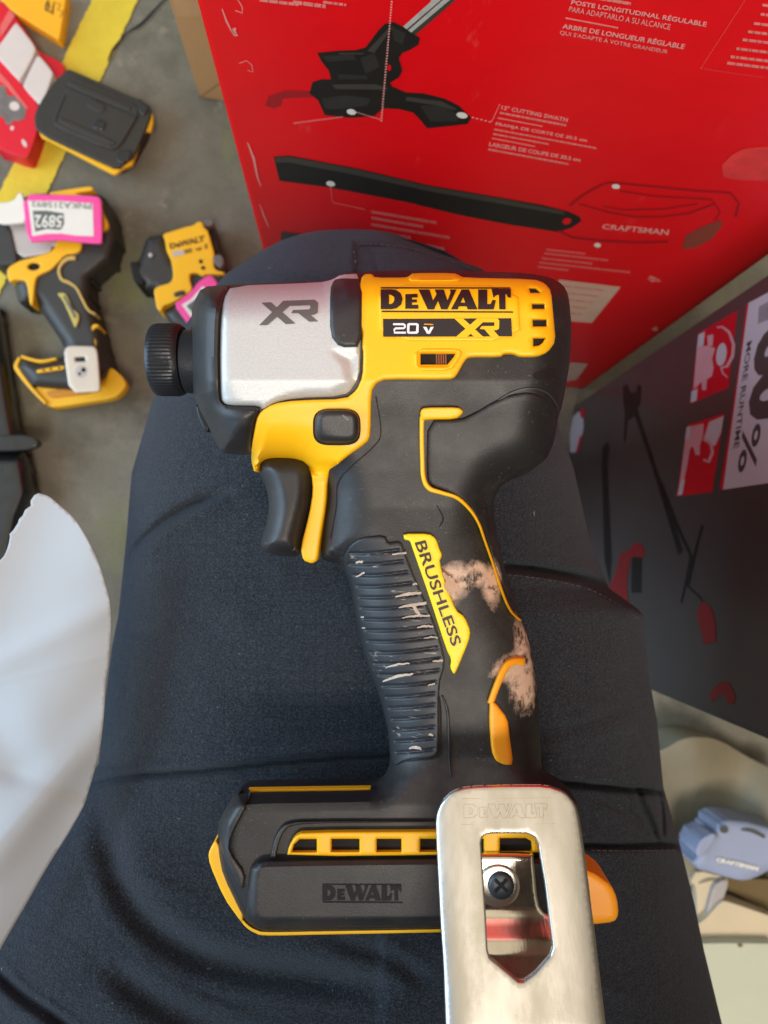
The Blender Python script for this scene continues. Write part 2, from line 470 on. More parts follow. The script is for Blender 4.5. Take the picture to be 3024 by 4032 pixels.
def redboxmat():
    s = NT("glossy_red_carton"); b = s.b
    base = s.mix(s.noise(5, 3), (.70, .002, .005), (.80, .003, .008))
    base = s.mix(s.math('MULTIPLY', s.ramp(s.noise(60, 5, .8, (1, 1, .25)), .64, .72), .12), base, (.8, .25, .22))
    s.l(base, b.inputs["Base Color"]); b.inputs["Roughness"].default_value = .42
    b.inputs["Coat Weight"].default_value = .15; b.inputs["Coat Roughness"].default_value = .3
    s.l(s.bump(s.noise(9, 4), .004, .5), b.inputs["Normal"]); return s.m
mRED = redboxmat()
mPINKP = M("faded_white_print", (.78, .34, .32), .5, var=.08)
mPINKD = M("faint_pink_print", (.70, .12, .11), .5, var=.15, vs=150)
mDRED = M("dark_red_print", (.34, .006, .010), .45)
mMRED = M("streak_red_print", (.34, .010, .014), .45)
mBPR = M("black_picture_print", (.016, .014, .011), .45, var=.3)
mBPR2 = M("charcoal_picture_print", (.05, .046, .036), .45, var=.2)
mBPR3 = M("dark_facet_print", (.030, .028, .024), .45, var=.4, vs=60)
mSPR = M("silver_picture_print", (.42, .41, .38), .4, var=.3, vs=200)
mWEAR = M("worn_white_edge", (.66, .26, .23), .8, var=.15)
mBEIG = M("beige_label_print", (.62, .42, .32), .6, var=.1)
mKRAFT = M("kraft_cardboard", (.42, .25, .10), .8, var=.08, vs=25, bump=.0003, bs=150)
mKRAFT2 = M("kraft_crease", (.20, .11, .045), .85)
mCHAR = M("charcoal_carton", (.072, .064, .062), .42, var=.15, vs=10, coat=.3)
mPANEL = M("white_panel_print", (.62, .66, .72), .45, var=.04)
mREDP = M("red_panel_print", (.66, .004, .02), .45, var=.05)
mPNK = M("pink_white_print", (.74, .44, .48), .45)
mCHTX = M("charcoal_text_print", (.075, .07, .068), .5)
mFAINT = M("black_tool_picture", (.014, .012, .012), .5)
mDULLR = M("dull_red_picture", (.26, .015, .018), .5)
def papermat():
    s = NT("white_waxed_paper"); b = s.b
    s.l(s.mix(s.noise(14, 4), (.36, .38, .40), (.43, .45, .47)), b.inputs["Base Color"]); b.inputs["Roughness"].default_value = .6
    s.l(s.bump(s.noise(15, 3, .5), .0025, .5), b.inputs["Normal"]); return s.m
mPAPER = papermat()
mTAG = M("hot_pink_tag", (.86, .07, .33), .5, var=.05)
mTAGW = M("tag_white", (.74, .72, .66), .5, var=.05)
mTAGD = M("tag_print", (.10, .12, .12), .5, var=.2)
mBLUEP = M("pale_blue_plastic", (.27, .31, .44), .5, var=.12, vs=30)
mBEIC = M("beige_carton", (.55, .45, .30), .7, var=.08, vs=20)
mGRNC = M("pale_grey_green_sheet", (.44, .45, .34), .6, var=.08, vs=20)
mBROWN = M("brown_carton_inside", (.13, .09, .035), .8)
mBAG = M("dusty_clear_bag", (.23, .20, .135), .6, var=.25, vs=12, bump=.001, bs=40)
mBATT = M("battery_black", (.030, .026, .020), .5, var=.2, bump=.0003, bs=200)
mTRAY = M("white_tray", (.62, .54, .50), .55, var=.06)
mYBAG = M("yellow_pouch", (.88, .42, .01), .45, var=.1, vs=30)
mTUBE = M("black_enamel_tube", (.010, .012, .014), .22, var=.2, coat=.5)
mGBLK = M("floor_tool_black", (.035, .033, .030), .5, var=.2)
mGSIL = M("floor_tool_silver", (.50, .46, .44), .4, .3, var=.08)
mGYEL = M("floor_tool_yellow", (.86, .46, .01), .4, var=.06)
mGCLP = M("floor_tool_clip", (.68, .60, .50), .4, .4)

# ================================================================== THE SETTING
fp = [Vector((-3, -3, 0)), Vector((3, -3, 0)), Vector((3, 3, 0)), Vector((-3, 3, 0))]
floor = mk("floor", [tuple(p) for p in fp], [(0, 1, 2, 3)], mFLOOR, None, smooth=False); setp(floor, kind="structure")
def on_floor(poly, h): return [tuple(fl(u, v, h)) for u, v in poly]
a0 = fl(452, -300), fl(668, -300)      # painted line: follow both edges
def ext(p, q, t): return (p[0]+(q[0]-p[0])*t, p[1]+(q[1]-p[1])*t)
L0, L1 = (362, 0), (60, 627); R0, R1 = (543, 0), (187, 753)
stripe_px = [ext(L0, L1, t) for t in (-.8, -.4, 0, .3, .6, 1.0, 1.4, 1.8)]+[ext(R0, R1, t) for t in (1.7, 1.3, 1.0, .7, .4, .1, -.3, -.8)]
SPX = []
for i, p in enumerate(dens(stripe_px, 14)):
    SPX.append((p[0]+random.uniform(-2.5, 2.5), p[1]+random.uniform(-1.5, 1.5)))
st = marks("floor_marking", [SPX], mSTRIPE, None, 0.0, map_floor, .0015); setp(st, kind="structure")
cr = marks("floor_joint", [ribbon(spline([(700, -40), (640, 6), (560, 90), (500, 130), (446, 193), (425, 240)], 6), [9, 7, 11, 6, 9, 4])], mDARK, None, 0.0, map_floor, .0022)
setp(cr, kind="structure")

# ================================================================== PERSON (seated, thigh towards the camera)
def crossing(tab, v): return np.interp(v, [t[0] for t in tab], [t[1] for t in tab])
LT = [(903, 1370), (908, 1250), (920, 1190), (945, 1110), (993, 1021), (1075, 893), (1180, 800), (1300, 715), (1450, 640), (1586, 598), (1713, 562), (1859, 519), (2000, 506), (2096, 500), (2279, 481), (2420, 466), (2552, 440), (2800, 408), (3008, 388), (3120, 300), (3300, 150), (3500, -50), (3800, -300), (4400, -600)]
RT = [(903, 1400), (908, 1500), (920, 1560), (945, 1610), (993, 1720), (1057, 1896), (1140, 1985), (1300, 2075), (1500, 2150), (1695, 2206), (1841, 2258), (2096, 2315), (2250, 2372), (2315, 2397), (2400, 2515), (2424, 2534), (2643, 2552), (2844, 2588), (3100, 2612), (3336, 2680), (3560, 2735), (3737, 2771), (4032, 2843), (4400, 2900)]
DT = [(903, .385), (915, .365), (945, .345), (1000, .325), (1070, .305), (1200, .288), (1400, .279), (1800, .274), (2400, .268), (2900, .268), (3300, .270), (4400, .262)]
DS = [(903, .395), (930, .385), (1000, .37), (1200, .36), (2400, .34), (4400, .33)]
NV, NU, NB = 300, 230, 26
vs = np.concatenate([903+3*np.arange(14)**1.35, np.linspace(1010, 4400, NV)]); vs = np.unique(vs)
rows = []; rowp = []
for v in vs:
    uL, uR = crossing(LT, v), crossing(RT, v)
    dt, ds = crossing(DT, v), crossing(DS, v)
    w = min(1, (uR-uL)/900)
    th = np.linspace(-1, 1, NU); c = np.sin(th*math.pi/2)
    pu = (uL+uR)/2+c*(uR-uL)/2
    dd = dt+(ds-dt)*(1-(1-np.abs(c)**3.2)**(1/2.0))
    rows.append(np.stack([pu, np.full(NU, v), dd], 1))
G = np.array(rows); nr = len(G)
P2 = G[:, :, :2].reshape(-1, 2); D = G[:, :, 2].ravel().copy()
# lean the row pixels along gentle curves so that nothing is perfectly straight
def crease(D, pts, w, depth, bulge=0.0, side=1, bw=3.0, fade=True):
    L = np.array(spline(pts, 8)); 
    near = segd(P2, L, False)
    A, B = L[:-1], L[1:]
    t_len = np.concatenate([[0], np.cumsum(np.linalg.norm(B-A, axis=1))]); tot = t_len[-1]
    m = near < w*8
    Q = P2[m]; dm = near[m]
    # parameter along and the sign of the side
    best = np.argmin(((Q[:, None, :]-((A+B)/2)[None])**2).sum(2), 1)
    s = (t_len[best]+t_len[best+1])/2/tot
    TT = (B-A)[best]; sg = np.sign(TT[:, 0]*(Q[:, 1]-A[best][:, 1])-TT[:, 1]*(Q[:, 0]-A[best][:, 0]))
    f = np.clip(np.minimum(s, 1-s)*5, 0, 1)**.7 if fade else 1
    D[m] += f*depth*np.exp(-(dm/w)**2)
    if bulge:
        x = (dm*sg*side-w*1.6)/(w*bw)
        D[m] -= f*bulge*np.where(x > -1.2, np.exp(-(x)**2), 0)*np.exp(-((dm)/(w*6))**2)
    return D
def bumpc(D, cx, cy, a, b, amt, ang=0.0):
    c, s = math.cos(ang), math.sin(ang); x = (P2[:, 0]-cx); y = (P2[:, 1]-cy)
    q = ((x*c+y*s)/a)**2+((-x*s+y*c)/b)**2; D -= amt*np.exp(-q); return D
D = crease(D, [(470, 2280), (530, 2170), (640, 2060), (760, 1985), (900, 1930)], 19, .0100, .0045, 1)
D = crease(D, [(440, 2560), (500, 2500), (600, 2470)], 26, .003, .0015, -1)
D = crease(D, [(350, 3095), (500, 3060), (800, 3035), (1100, 3005), (1350, 2985), (1560, 2975)], 15, .0085, .0035, -1, fade=False)
D = crease(D, [(405, 3080), (400, 3200), (440, 3380), (520, 3560), (640, 3680), (800, 3770), (1000, 3820), (1300, 3860), (1600, 3900)], 60, .0080, .0030, -1)
D = crease(D, [(-40, 3790), (60, 3900), (200, 4000), (330, 4100)], 26, .006, .004, 1)
D = crease(D, [(400, 3800), (700, 4000), (1000, 4120)], 60, .006, .003, 1)
D = crease(D, [(1250, 3690), (1500, 3760), (1700, 3880)], 40, .003, .002, 1)
for k in range(26):                       # soft random rumples
    cx, cy = random.uniform(450, 2700), random.uniform(1000, 4000)
    bumpc(D, cx, cy, random.uniform(60, 220), random.uniform(25, 70), random.uniform(-.0012, .0014), random.uniform(-.6, .6))
D = bumpc(D, 2150, 2700, 330, 380, .004)
# cargo pocket panel, flap and seams on the outer side
def raise_poly(D, poly, h, soft=9):
    L = np.array(poly, float); i = inside(P2, L); d = segd(P2, L)
    s = np.where(i, d, -d); D -= h*np.clip(s/soft*.5+.5, 0, 1); return D
pock = spline([(1900, 2235), (2070, 2255), (2280, 2292), (2400, 2342), (2600, 2450)], 6)+[(2680, 2700), (2720, 3130)]+spline([(2700, 3112), (2500, 3098), (2330, 3082), (2150, 3062), (1800, 3040)], 6)
D = raise_poly(D, pock, .0048)
D = crease(D, [(2140, 3072), (2330, 3092), (2480, 3105), (2700, 3122)], 13, .0100, 0, 1, fade=False)
D = crease(D, [(2200, 2985), (2330, 2990), (2450, 3010), (2520, 3030)], 10, .0009, 0)
D = crease(D, [(2300, 3330), (2450, 3332), (2600, 3328), (2740, 3330)], 11, .0085, 0, fade=False)
D = raise_poly(D, [(1500, 3338), (2900, 3334), (3000, 4500), (1500, 4500)], .0018)
D = crease(D, [(2500, 3105), (2530, 3170), (2570, 3260), (2596, 3322)], 13, .0085, .003, -1)
D = crease(D, [(2590, 3110), (2605, 3180), (2612, 3310)], 9, .0050, 0)
D = crease(D, [(2330, 3130), (2450, 3190), (2530, 3260)], 16, .0035, .0020, 1)
D = crease(D, [(2220, 2640), (2380, 2760), (2520, 2820)], 40, .0022, .0016, 1)
D = crease(D, [(2500, 2860), (2560, 2960), (2600, 3050)], 16, .002, .001, -1)
D = crease(D, [(1960, 2225), (2100, 2240), (2300, 2275), (2420, 2330), (2560, 2420)], 15, .009, 0)
D = crease(D, [(1940, 2900), (2250, 2870), (2500, 2760)], 30, .0018, .0012, 1)
# knee panel
D = raise_poly(D, [(1396, 950), (1500, 950), (1640, 972), (1800, 1020), (1960, 1085), (2050, 1300), (1400, 1300)], -.0030, 8)
D = crease(D, [(1400, 975), (1520, 975), (1640, 995), (1900, 1090)], 9, .0036, 0)
D = crease(D, [(1470, 985), (1480, 1030), (1490, 1090)], 8, .0014, 0)
X = map_leg(P2, D).reshape(nr, NU, 3)
# underside
back = []
for i, v in enumerate(vs):
    a = X[i, 0]; b = X[i, -1]; mid = (a+b)/2; W_ = (b-a)/2
    thick = min(.085, np.linalg.norm(W_)*.75)
    t = np.linspace(0, math.pi, NB)[1:-1]
    back.append(np.array([mid+W_*math.cos(q)+np.array([0, 0, -1])*thick*math.sin(q)**.8 for q in t]))
back = np.array(back); nb = back.shape[1]
V = np.concatenate([X, back], 1); m = V.shape[1]
faces = [(i*m+j, i*m+(j+1) % m, (i+1)*m+(j+1) % m, (i+1)*m+j) for i in range(nr-1) for j in range(m)]
faces += [tuple(range(m))[::-1], tuple((nr-1)*m+j for j in range(m))]
person = world_thing("person", "seated person seen as one thigh and knee in dark navy work trousers under the tool", "person", fl(1360, 1500))
trousers = mk("trousers", V.reshape(-1, 3), faces, mCLOTH, person, sharp=180)
# lower leg of the same trousers, going down to the boot below the knee
LV = []; LF = []
for i, (z, rx_, ry_, dx, dy) in enumerate([(.445, .075, .07, 0, 0), (.36, .078, .075, 0, .0), (.25, .072, .07, 0, .005), (.12, .066, .07, 0, .01), (.05, .068, .075, 0, .012), (.046, .055, .06, 0, .012)]):
    c0 = fl(1480, 1560, .40)
    for j in range(28):
        t = j*2*math.pi/28; LV.append((c0.x+dx+rx_*math.cos(t), c0.y+dy+ry_*math.sin(t), z))
LF = [(i*28+j, i*28+(j+1) % 28, (i+1)*28+(j+1) % 28, (i+1)*28+j) for i in range(5) for j in range(28)]
mk("trouser_leg", LV, LF, mCLOTH, person, sharp=180)
# unseen upper body, hips to shoulders, added behind the camera to shade the lap
TVx = []; TS = [(.50, .17, .11, -.46), (.62, .19, .13, -.47), (.80, .18, .125, -.47), (.95, .20, .125, -.46), (1.05, .215, .12, -.45), (1.12, .18, .10, -.44), (1.15, .09, .07, -.43)]
for (z, a_, b_, y_) in TS:
    for j in range(36):
        t = j*2*math.pi/36; TVx.append((.02+a_*math.cos(t), y_+b_*math.sin(t), z))
mk("unseen_torso", TVx, [(i*36+j, i*36+(j+1) % 36, (i+1)*36+(j+1) % 36, (i+1)*36+j) for i in range(6) for j in range(36)]+[tuple(range(36))[::-1], tuple(216+j for j in range(36))], mCLOTH, person, sharp=180)
BV = []; c0 = fl(1480, 1560, .40)
prof = [(-.07, .036, .075), (-.04, .044, .085), (.0, .045, .09), (.04, .043, .07), (.09, .048, .055), (.13, .046, .045), (.155, .03, .03)]
for (y, w, h) in prof:
    for j in range(16):
        t = j*2*math.pi/16; BV.append((c0.x+w*math.cos(t), c0.y+y, max(0.0, h*.5+h*.5*math.sin(t)*1.02)+.001))
BF = [(i*16+j, (i+1)*16+j, (i+1)*16+(j+1) % 16, i*16+(j+1) % 16) for i in range(len(prof)-1) for j in range(16)]+[tuple(range(16)), tuple(len(BV)-16+j for j in range(16))[::-1]]
mk("boot", BV, BF, mBROWN, person, sharp=60)
def leg_depth(Q):                 # trouser surface under given pixels (for stitches)
    Q = np.asarray(Q); out = []
    for u, v in Q:
        i = int(np.clip(np.searchsorted(vs, v), 1, nr-1)); j = int(np.argmin(np.abs(G[i, :, 0]-u))); out.append(D[i*NU+j])
    return np.array(out)
def stitch(name, pts, w=3.0, dash=16, gap=8, lift=.0005):
    L = dens(spline(pts, 10), 2, False); polys = []
    s = 0; k = int(dash/2); g = int(gap/2)
    while s+k < len(L):
        seg = L[s:s+k+1]; polys.append(ribbon([seg[0], seg[len(seg)//2], seg[-1]], w)); s += k+g
    VV, FF, b = [], [], 0
    for p in polys:
        dp = leg_depth(p)-lift; XX = map_leg(np.array(p), dp); VV.append(XX); FF.append(tuple(range(b, b+len(p)))); b += len(p)
    return mk(name, np.concatenate(VV), FF, mSTCH, trousers, smooth=False)
mSTCH = M("navy_thread", (.085, .09, .10), .8)
stitch("seam", [(1400, 958), (1395, 1000), (1402, 1050)], 5, 14, 7)
stitch("seam", [(1410, 962), (1520, 964), (1640, 984), (1780, 1030), (1900, 1075)], 3)
stitch("seam", [(1980, 2262), (2080, 2272), (2280, 2308), (2400, 2360), (2520, 2440)], 3)
stitch("seam", [(2150, 3046), (2330, 3064), (2480, 3080), (2600, 3094)], 3)
stitch("seam", [(2330, 3348), (2450, 3350), (2660, 3348)], 3)

# ================================================================== THE IMPACT DRIVER
TOOLM = Matrix.Translation(atd(CU, CV, DM)) @ R.to_4x4()
drv = thing("impact_driver", "large yellow and black impact driver lying on the thigh, silver nose, mud on its grip", "impact driver", TOOLM)
LOCAL.add(drv.name)
BODY = [(752, 1300), (757, 1200), (795, 1129), (904, 1121), (1260, 1107), (1308, 1095), (1344, 1075), (1428, 1072), (1470, 1066), (1856, 1066), (2073, 1075), (2164, 1090), (2218, 1121), (2240, 1165), (2252, 1301), (2244, 1430), (2214, 1600),
        (2198, 1640), (2192, 1690), (2180, 1745), (2152, 1808), (2073, 1868), (2001, 1892), (1965, 1922), (1947, 1964), (1941, 2000), (1949, 2072), (1982, 2232), (2022, 2364), (2069, 2477), (2095, 2563), (2112, 2663), (2122, 2795), (2128, 2961),
        (2136, 3035), (2180, 3070), (2240, 3105), (2280, 3170), (2296, 3300), (2310, 3420), (2330, 3640), (1731, 3662), (1054, 3674), (1003, 3660), (952, 3620), (870, 3450), (852, 3360), (854, 3304), (861, 3228), (911, 3145), (940, 3118), (1452, 3110), (1492, 3103),
        (1515, 3070), (1535, 3015), (1535, 2961), (1525, 2861), (1492, 2735), (1439, 2596), (1399, 2430), (1379, 2300), (1343, 2222), (1300, 2214), (1262, 2200), (1268, 2060), (1284, 1940), (1270, 1880), (1199, 1823), (1151, 1808), (1073, 1806), (1036, 1814), (1003, 1850), (992, 1800), (988, 1790), (886, 1787), (862, 1772), (765, 1579), (753, 1480)]
BODY = dens(chaikin(BODY, 1), 9)
TK = ([1060, 1500, 1650, 1850, 2000, 3000, 3090, 3170, 3800], [.0275, .0275, .0235, .020, .0185, .0175, .0195, .0215, .0215])
RK = ([1060, 1500, 1900, 2100, 2950, 3080, 3180, 3800], [150, 165, 190, 235, 235, 120, 60, 50])
def bodyH(P):
    P = np.asarray(P, float); d = segd(P, BODY); d = np.where(inside(P, BODY), d, 0)
    T = np.interp(P[:, 1], *TK); Rr = np.interp(P[:, 1], *RK)
    x = np.clip(d/Rr, 0, 1); return T*np.power(np.clip(1-(1-x)**2.4, 0, 1), 1/2.2)
def solid_body(name, outline, hf, mat, parent, sp=13, rings=(3, 10, 24, 48, 80), sharp=60):
    L = dens(outline, 9); V, T, lp = tri2d([L], sp, rings)
    h = hf(V); up = map_tool(V, h); base = map_tool(V, 0*h); lo = base.copy(); lo[:, 2] = -h
    n = len(V); T = T.copy()
    a, b, c = up[T[:, 0]], up[T[:, 1]], up[T[:, 2]]
    f = np.cross(b-a, c-a)[:, 2] < 0
    pa, pb, pc = base[T[:, 0]], base[T[:, 1]], base[T[:, 2]]
    f = np.cross(pb-pa, pc-pa)[:, 2] < 0; T[f] = T[f][:, ::-1]
    edge = set(i for l in lp for i in l)
    idx = np.arange(n)+n
    for i in edge: idx[i] = i
    faces = [tuple(map(int, t)) for t in T]+[tuple(int(idx[i]) for i in t[::-1]) for t in T]
    return mk(name, np.concatenate([up, lo]), faces, mat, parent, sharp=sharp)
housing = solid_body("housing", BODY, bodyH, mRUB, drv)
TP = dict(zf=bodyH, mp=map_tool)
def tp(name, outline, mat, parent=drv, **k):
    a = dict(TP); a.update(k); return patch(name, outline, mat, parent, **a)
# nose bumper, gear case, top pad
tp("nose_bumper", [(758, 1210), (797, 1131), (904, 1122), (906, 1132), (876, 1177), (865, 1271), (862, 1420), (866, 1573), (886, 1594), (922, 1598), (1024, 1600), (1021, 1630), (1009, 1651), (995, 1720), (989, 1788), (886, 1785), (864, 1770), (768, 1578), (754, 1480), (752, 1340)], mBLK, off=.0034, r=46, sp=13, edge=.0002)
gear = [(908, 1124), (1260, 1111), (1308, 1100), (1344, 1079), (1424, 1076), (1422, 1386), (1419, 1482), (1392, 1542), (1362, 1566), (1163, 1574), (1091, 1585), (1030, 1618), (1024, 1600), (922, 1598), (886, 1594), (868, 1573), (864, 1420), (867, 1271), (878, 1177)]
SC1 = np.array([(1020, 1630), (1060, 1585), (1120, 1548), (1200, 1530), (1300, 1528), (1352, 1500), (1340, 1440), (1300, 1385), (1290, 1370), (1430, 1370), (1440, 1640)], float)
def gearmod(V, d):
    i = inside(V, SC1); s = segd(V, SC1); return np.where(i, -np.clip(s/44, 0, 1)**1.2*.0014, 0)
gc = tp("gear_case", gear, mSIL, off=.0017, r=20, sp=12, zmod=gearmod, edge=-.001)
XRD = [[(862, 466), (1020, 306), (1225, 298), (1248, 318), (1246, 382), (1224, 396), (1200, 398), (1248, 440), (1190, 442), (1118, 385), (1073, 386), (1085, 366), (1190, 362), (1198, 352), (1196, 334), (1062, 338), (918, 464)], [(878, 318), (940, 315), (1100, 454), (1036, 458)]]
marks("emblem", [cv(1.659, 500, 1000, p) for p in XRD], mGRY, gc, bodyH, map_tool, .0019, sp=14)
tp("side_pad", [(1299, 1139), (1314, 1102), (1344, 1095), (1428, 1098), (1426, 1366), (1338, 1369), (1299, 1320)], mBLK, off=.0032, r=16, sp=12, smooth=1)
# yellow shell with windows
shell = [(1428, 1080), (1465, 1078), (1477, 1093), (1597, 1093), (1612, 1086), (1627, 1075), (1790, 1075), (1808, 1084), (1826, 1093), (2103, 1099), (2146, 1115), (2170, 1145), (2179, 1241), (2188, 1344), (2158, 1386), (2116, 1403), (2050, 1404), (2020, 1392), (1985, 1392), (1972, 1404), (1850, 1404), (1832, 1416), (1796, 1482), (1772, 1493), (1519, 1491), (1483, 1506), (1462, 1542), (1459, 1711), (1446, 1741), (1350, 1808), (1302, 1856), (1290, 1892), (1284, 1989), (1262, 2120), (1252, 2206), (1229, 2220), (1193, 2206), (1183, 2157), (1217, 2025), (1232, 1934), (1226, 1862), (1199, 1820), (1151, 1807), (1073, 1805), (1036, 1814), (1003, 1865), (989, 1814), (991, 1753), (1009, 1651), (1024, 1621), (1079, 1588), (1163, 1576), (1362, 1570), (1404, 1536), (1428, 1482), (1431, 1386), (1425, 1362), (1427, 1301), (1410, 1277), (1410, 1145)]
win = [(1656, 1392), (1793, 1392), (1786, 1406), (1762, 1435), (1656, 1435)]
v1 = [(2082, 1134), (2110, 1136), (2130, 1153), (2088, 1153)]; v2 = [(2094, 1196), (2143, 1196), (2144, 1216), (2096, 1216)]
v3 = [(2097, 1258), (2151, 1258), (2152, 1285), (2098, 1285)]; v4 = [(2099, 1331), (2147, 1331), (2136, 1350), (2122, 1360), (2100, 1363)]
def guardH(P):                    # the finger guard leg leaves the body, keep it at its own height
    h = bodyH(P); P = np.asarray(P); k = np.clip((P[:, 1]-1815)/60, 0, 1)*(P[:, 0] < 1330)
    return np.maximum(h*(1-k)+np.interp(P[:, 1], [1800, 1900, 2220], [.012, .0085, .0055])*k, 0.0)
sh = tp("shell", shell, mYEL, zf=guardH, off=.0024, r=13, sp=12, holes=[win, v1, v2, v3, v4], wall=.006, osp=6)
for w_ in (win, v1, v2, v3, v4):
    marks("vent_opening", [np.array(w_)*1.0], mDARK, sh, bodyH, map_tool, .0004, sp=10)
for k in range(5): 
    x = 1716+k*9; marks("motor_winding", [[(x, 1394), (x+5, 1394), (x+6, 1434), (x+1, 1434)]], mCOP, sh, bodyH, map_tool, .0006)
tp("shell_latch", [(1604, 1098), (1628, 1079), (1790, 1079), (1820, 1097), (1796, 1108), (1622, 1108)], mYEL, sh, off=.0037, r=8, sp=10)
marks("latch_slot", [[(1654, 1090), (1774, 1090), (1778, 1100), (1650, 1100)]], mORG, sh, bodyH, map_tool, .0039)
tp("window_rim", [(1628, 1371), (1806, 1370), (1822, 1388), (1812, 1412), (1776, 1462), (1632, 1462)], mYEL, sh, off=.0031, r=7, sp=9, holes=[[(1648, 1388), (1800, 1388), (1790, 1408), (1766, 1442), (1648, 1442)]])
plate = tp("name_plate", [(1488, 1118), (2040, 1122), (2054, 1346), (1492, 1344)], mYEL, sh, off=.0030, r=7, sp=10)
def brand(q):
    """the maker's word mark in pixels of its own crop, moved by q"""
    c = lambda pts: [q(x, y) for x, y in pts]
    D_ = [c([(247, 232), (318, 232), (350, 236), (378, 256), (391, 292), (382, 330), (352, 354), (320, 361), (247, 361)]), c([(302, 264), (318, 268), (334, 280), (337, 298), (330, 316), (318, 326), (302, 328)])]
    Ee = c([(408, 262), (488, 260), (489, 284), (452, 284), (452, 297), (484, 297), (484, 316), (452, 316), (452, 333), (493, 331), (494, 358), (408, 358)])
    W_ = c([(494, 232), (566, 232), (590, 304), (612, 262), (600, 232), (660, 232), (684, 304), (704, 250), (698, 232), (742, 232), (684, 362), (642, 362), (622, 306), (596, 362), (554, 362)])
    A_ = [c([(776, 232), (824, 232), (880, 362), (816, 362), (808, 342), (758, 342), (750, 362), (706, 362)]), c([(770, 318), (800, 318), (786, 282)])]
    L_ = c([(884, 232), (944, 232), (944, 328), (966, 326), (978, 300), (1000, 302), (986, 362), (884, 362)])
    T_ = c([(972, 228), (1098, 228), (1098, 286), (1076, 282), (1072, 264), (1062, 262), (1064, 362), (1022, 362), (1020, 264), (1000, 270), (984, 286)])
    t = c([(247, 216), (1096, 218), (1096, 226), (247, 225)]); b = c([(252, 370), (1112, 375), (1112, 384), (252, 380)])
    return [D_, Ee, W_, A_, L_, T_, t, b]
Q1 = lambda x, y: (1350+x/1.659, 1000+y/1.659)
marks("brand_lettering", brand(Q1), mBLKs, plate, bodyH, map_tool, .00325, sp=16)
marks("voltage_strip", [[Q1(262, 424), Q1(1100, 420), Q1(1106, 538), Q1(264, 541)]], mBLKs, plate, bodyH, map_tool, .0032, sp=16)
marks("voltage_lettering", [[Q1(*p) for p in ribbon([(328, 459), (398, 459), (405, 465), (405, 479), (398, 485), (344, 486), (337, 492), (337, 514), (412, 514)], 13)], [[Q1(*p) for p in [(428, 452), (486, 452), (496, 462), (494, 512), (484, 521), (428, 521), (419, 512), (420, 462)]], [Q1(*p) for p in [(438, 465), (478, 465), (480, 469), (478, 506), (436, 508), (434, 504), (436, 469)]]],
    [Q1(*p) for p in [(524, 476), (546, 476), (560, 505), (574, 476), (594, 476), (569, 521), (550, 521)]]], mWHT, plate, bodyH, map_tool, .00345)
marks("rating_line", [[Q1(530, 455), Q1(590, 458), Q1(590, 464), Q1(530, 461)]], mORG, plate, bodyH, map_tool, .00345)
XR2 = [[(735, 545), (880, 420), (1010, 420), (1022, 436), (1020, 488), (1004, 497), (985, 499), (1026, 545), (970, 545), (925, 492), (895, 490), (906, 472), (990, 470), (990, 446), (915, 446), (808, 545)], [(728, 421), (785, 421), (920, 544), (860, 544)]]
marks("emblem", [[Q1(*p) for p in poly] for poly in XR2], mYEL, plate, bodyH, map_tool, .0034, sp=16)
# trigger, reverse button, collet
def trigH(P):
    P = np.asarray(P); d = segd(P, TRG); i = inside(P, TRG); x = np.clip(np.where(i, d, 0)/75, 0, 1); return .0125*np.sqrt(np.clip(1-(1-x)**2, 0, 1))
TRG = dens(chaikin([(1012, 1842), (1040, 1790), (1200, 1790), (1240, 1850), (1236, 1960), (1215, 2040), (1190, 2130), (1182, 2192), (1085, 2190), (1040, 2172), (1024, 2145), (1032, 2110), (1050, 2060), (1060, 1990), (1050, 1925)], 2), 9)
solid_body("trigger", TRG, trigH, mBLK, drv, sp=12, rings=(3, 10, 24, 45))
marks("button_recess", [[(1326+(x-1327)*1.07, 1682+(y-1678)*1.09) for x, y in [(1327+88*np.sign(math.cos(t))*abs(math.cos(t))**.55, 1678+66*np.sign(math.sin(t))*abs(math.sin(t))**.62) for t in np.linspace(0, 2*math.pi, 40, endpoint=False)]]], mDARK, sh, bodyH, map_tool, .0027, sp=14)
RB = [(1327+88*np.sign(math.cos(t))*abs(math.cos(t))**.55, 1678+66*np.sign(math.sin(t))*abs(math.sin(t))**.62) for t in np.linspace(0, 2*math.pi, 40, endpoint=False)]
tp("reverse_button", RB, mBLK, sh, off=.0062, r=26, sp=9, edge=.0035, wall=.004, smooth=0)
marks("direction_arrow", [cv(1.659, 500, 1000, [(1410, 1048), (1455, 1080), (1440, 1090), (1404, 1058)])], mGRY, sh, bodyH, map_tool, .0064)
def lathe(name, prof, vc, mat, parent, seg=56, knurl=None):
    V = []; k = DM/F; n = len(prof)
    for i, (u, r) in enumerate(prof):
        for j in range(seg):
            t = j*2*math.pi/seg; rr = r*k*(1+(knurl if knurl and 1 < i < n-2 and j % 2 else 0))
            V.append(((u-CU)*k, (CV-vc)*k+rr*math.cos(t), rr*math.sin(t)))
    Fc = [(i*seg+j, i*seg+(j+1) % seg, (i+1)*seg+(j+1) % seg, (i+1)*seg+j) for i in range(n-1) for j in range(seg)]
    Fc += [tuple(range(seg))[::-1], tuple((n-1)*seg+j for j in range(seg))]
    return mk(name, V, Fc, mat, parent, sharp=30)
col_ = lathe("collet", [(728, 112), (734, 122), (750, 124), (770, 124), (800, 126)], 1424, mCHK, drv)
lathe("collet_ring", [(606, 40), (606, 118), (609, 131), (617, 138), (632, 141), (660, 141), (700, 141), (716, 137), (728, 128), (728, 60)], 1418, mCHK, col_, seg=120, knurl=-.016)
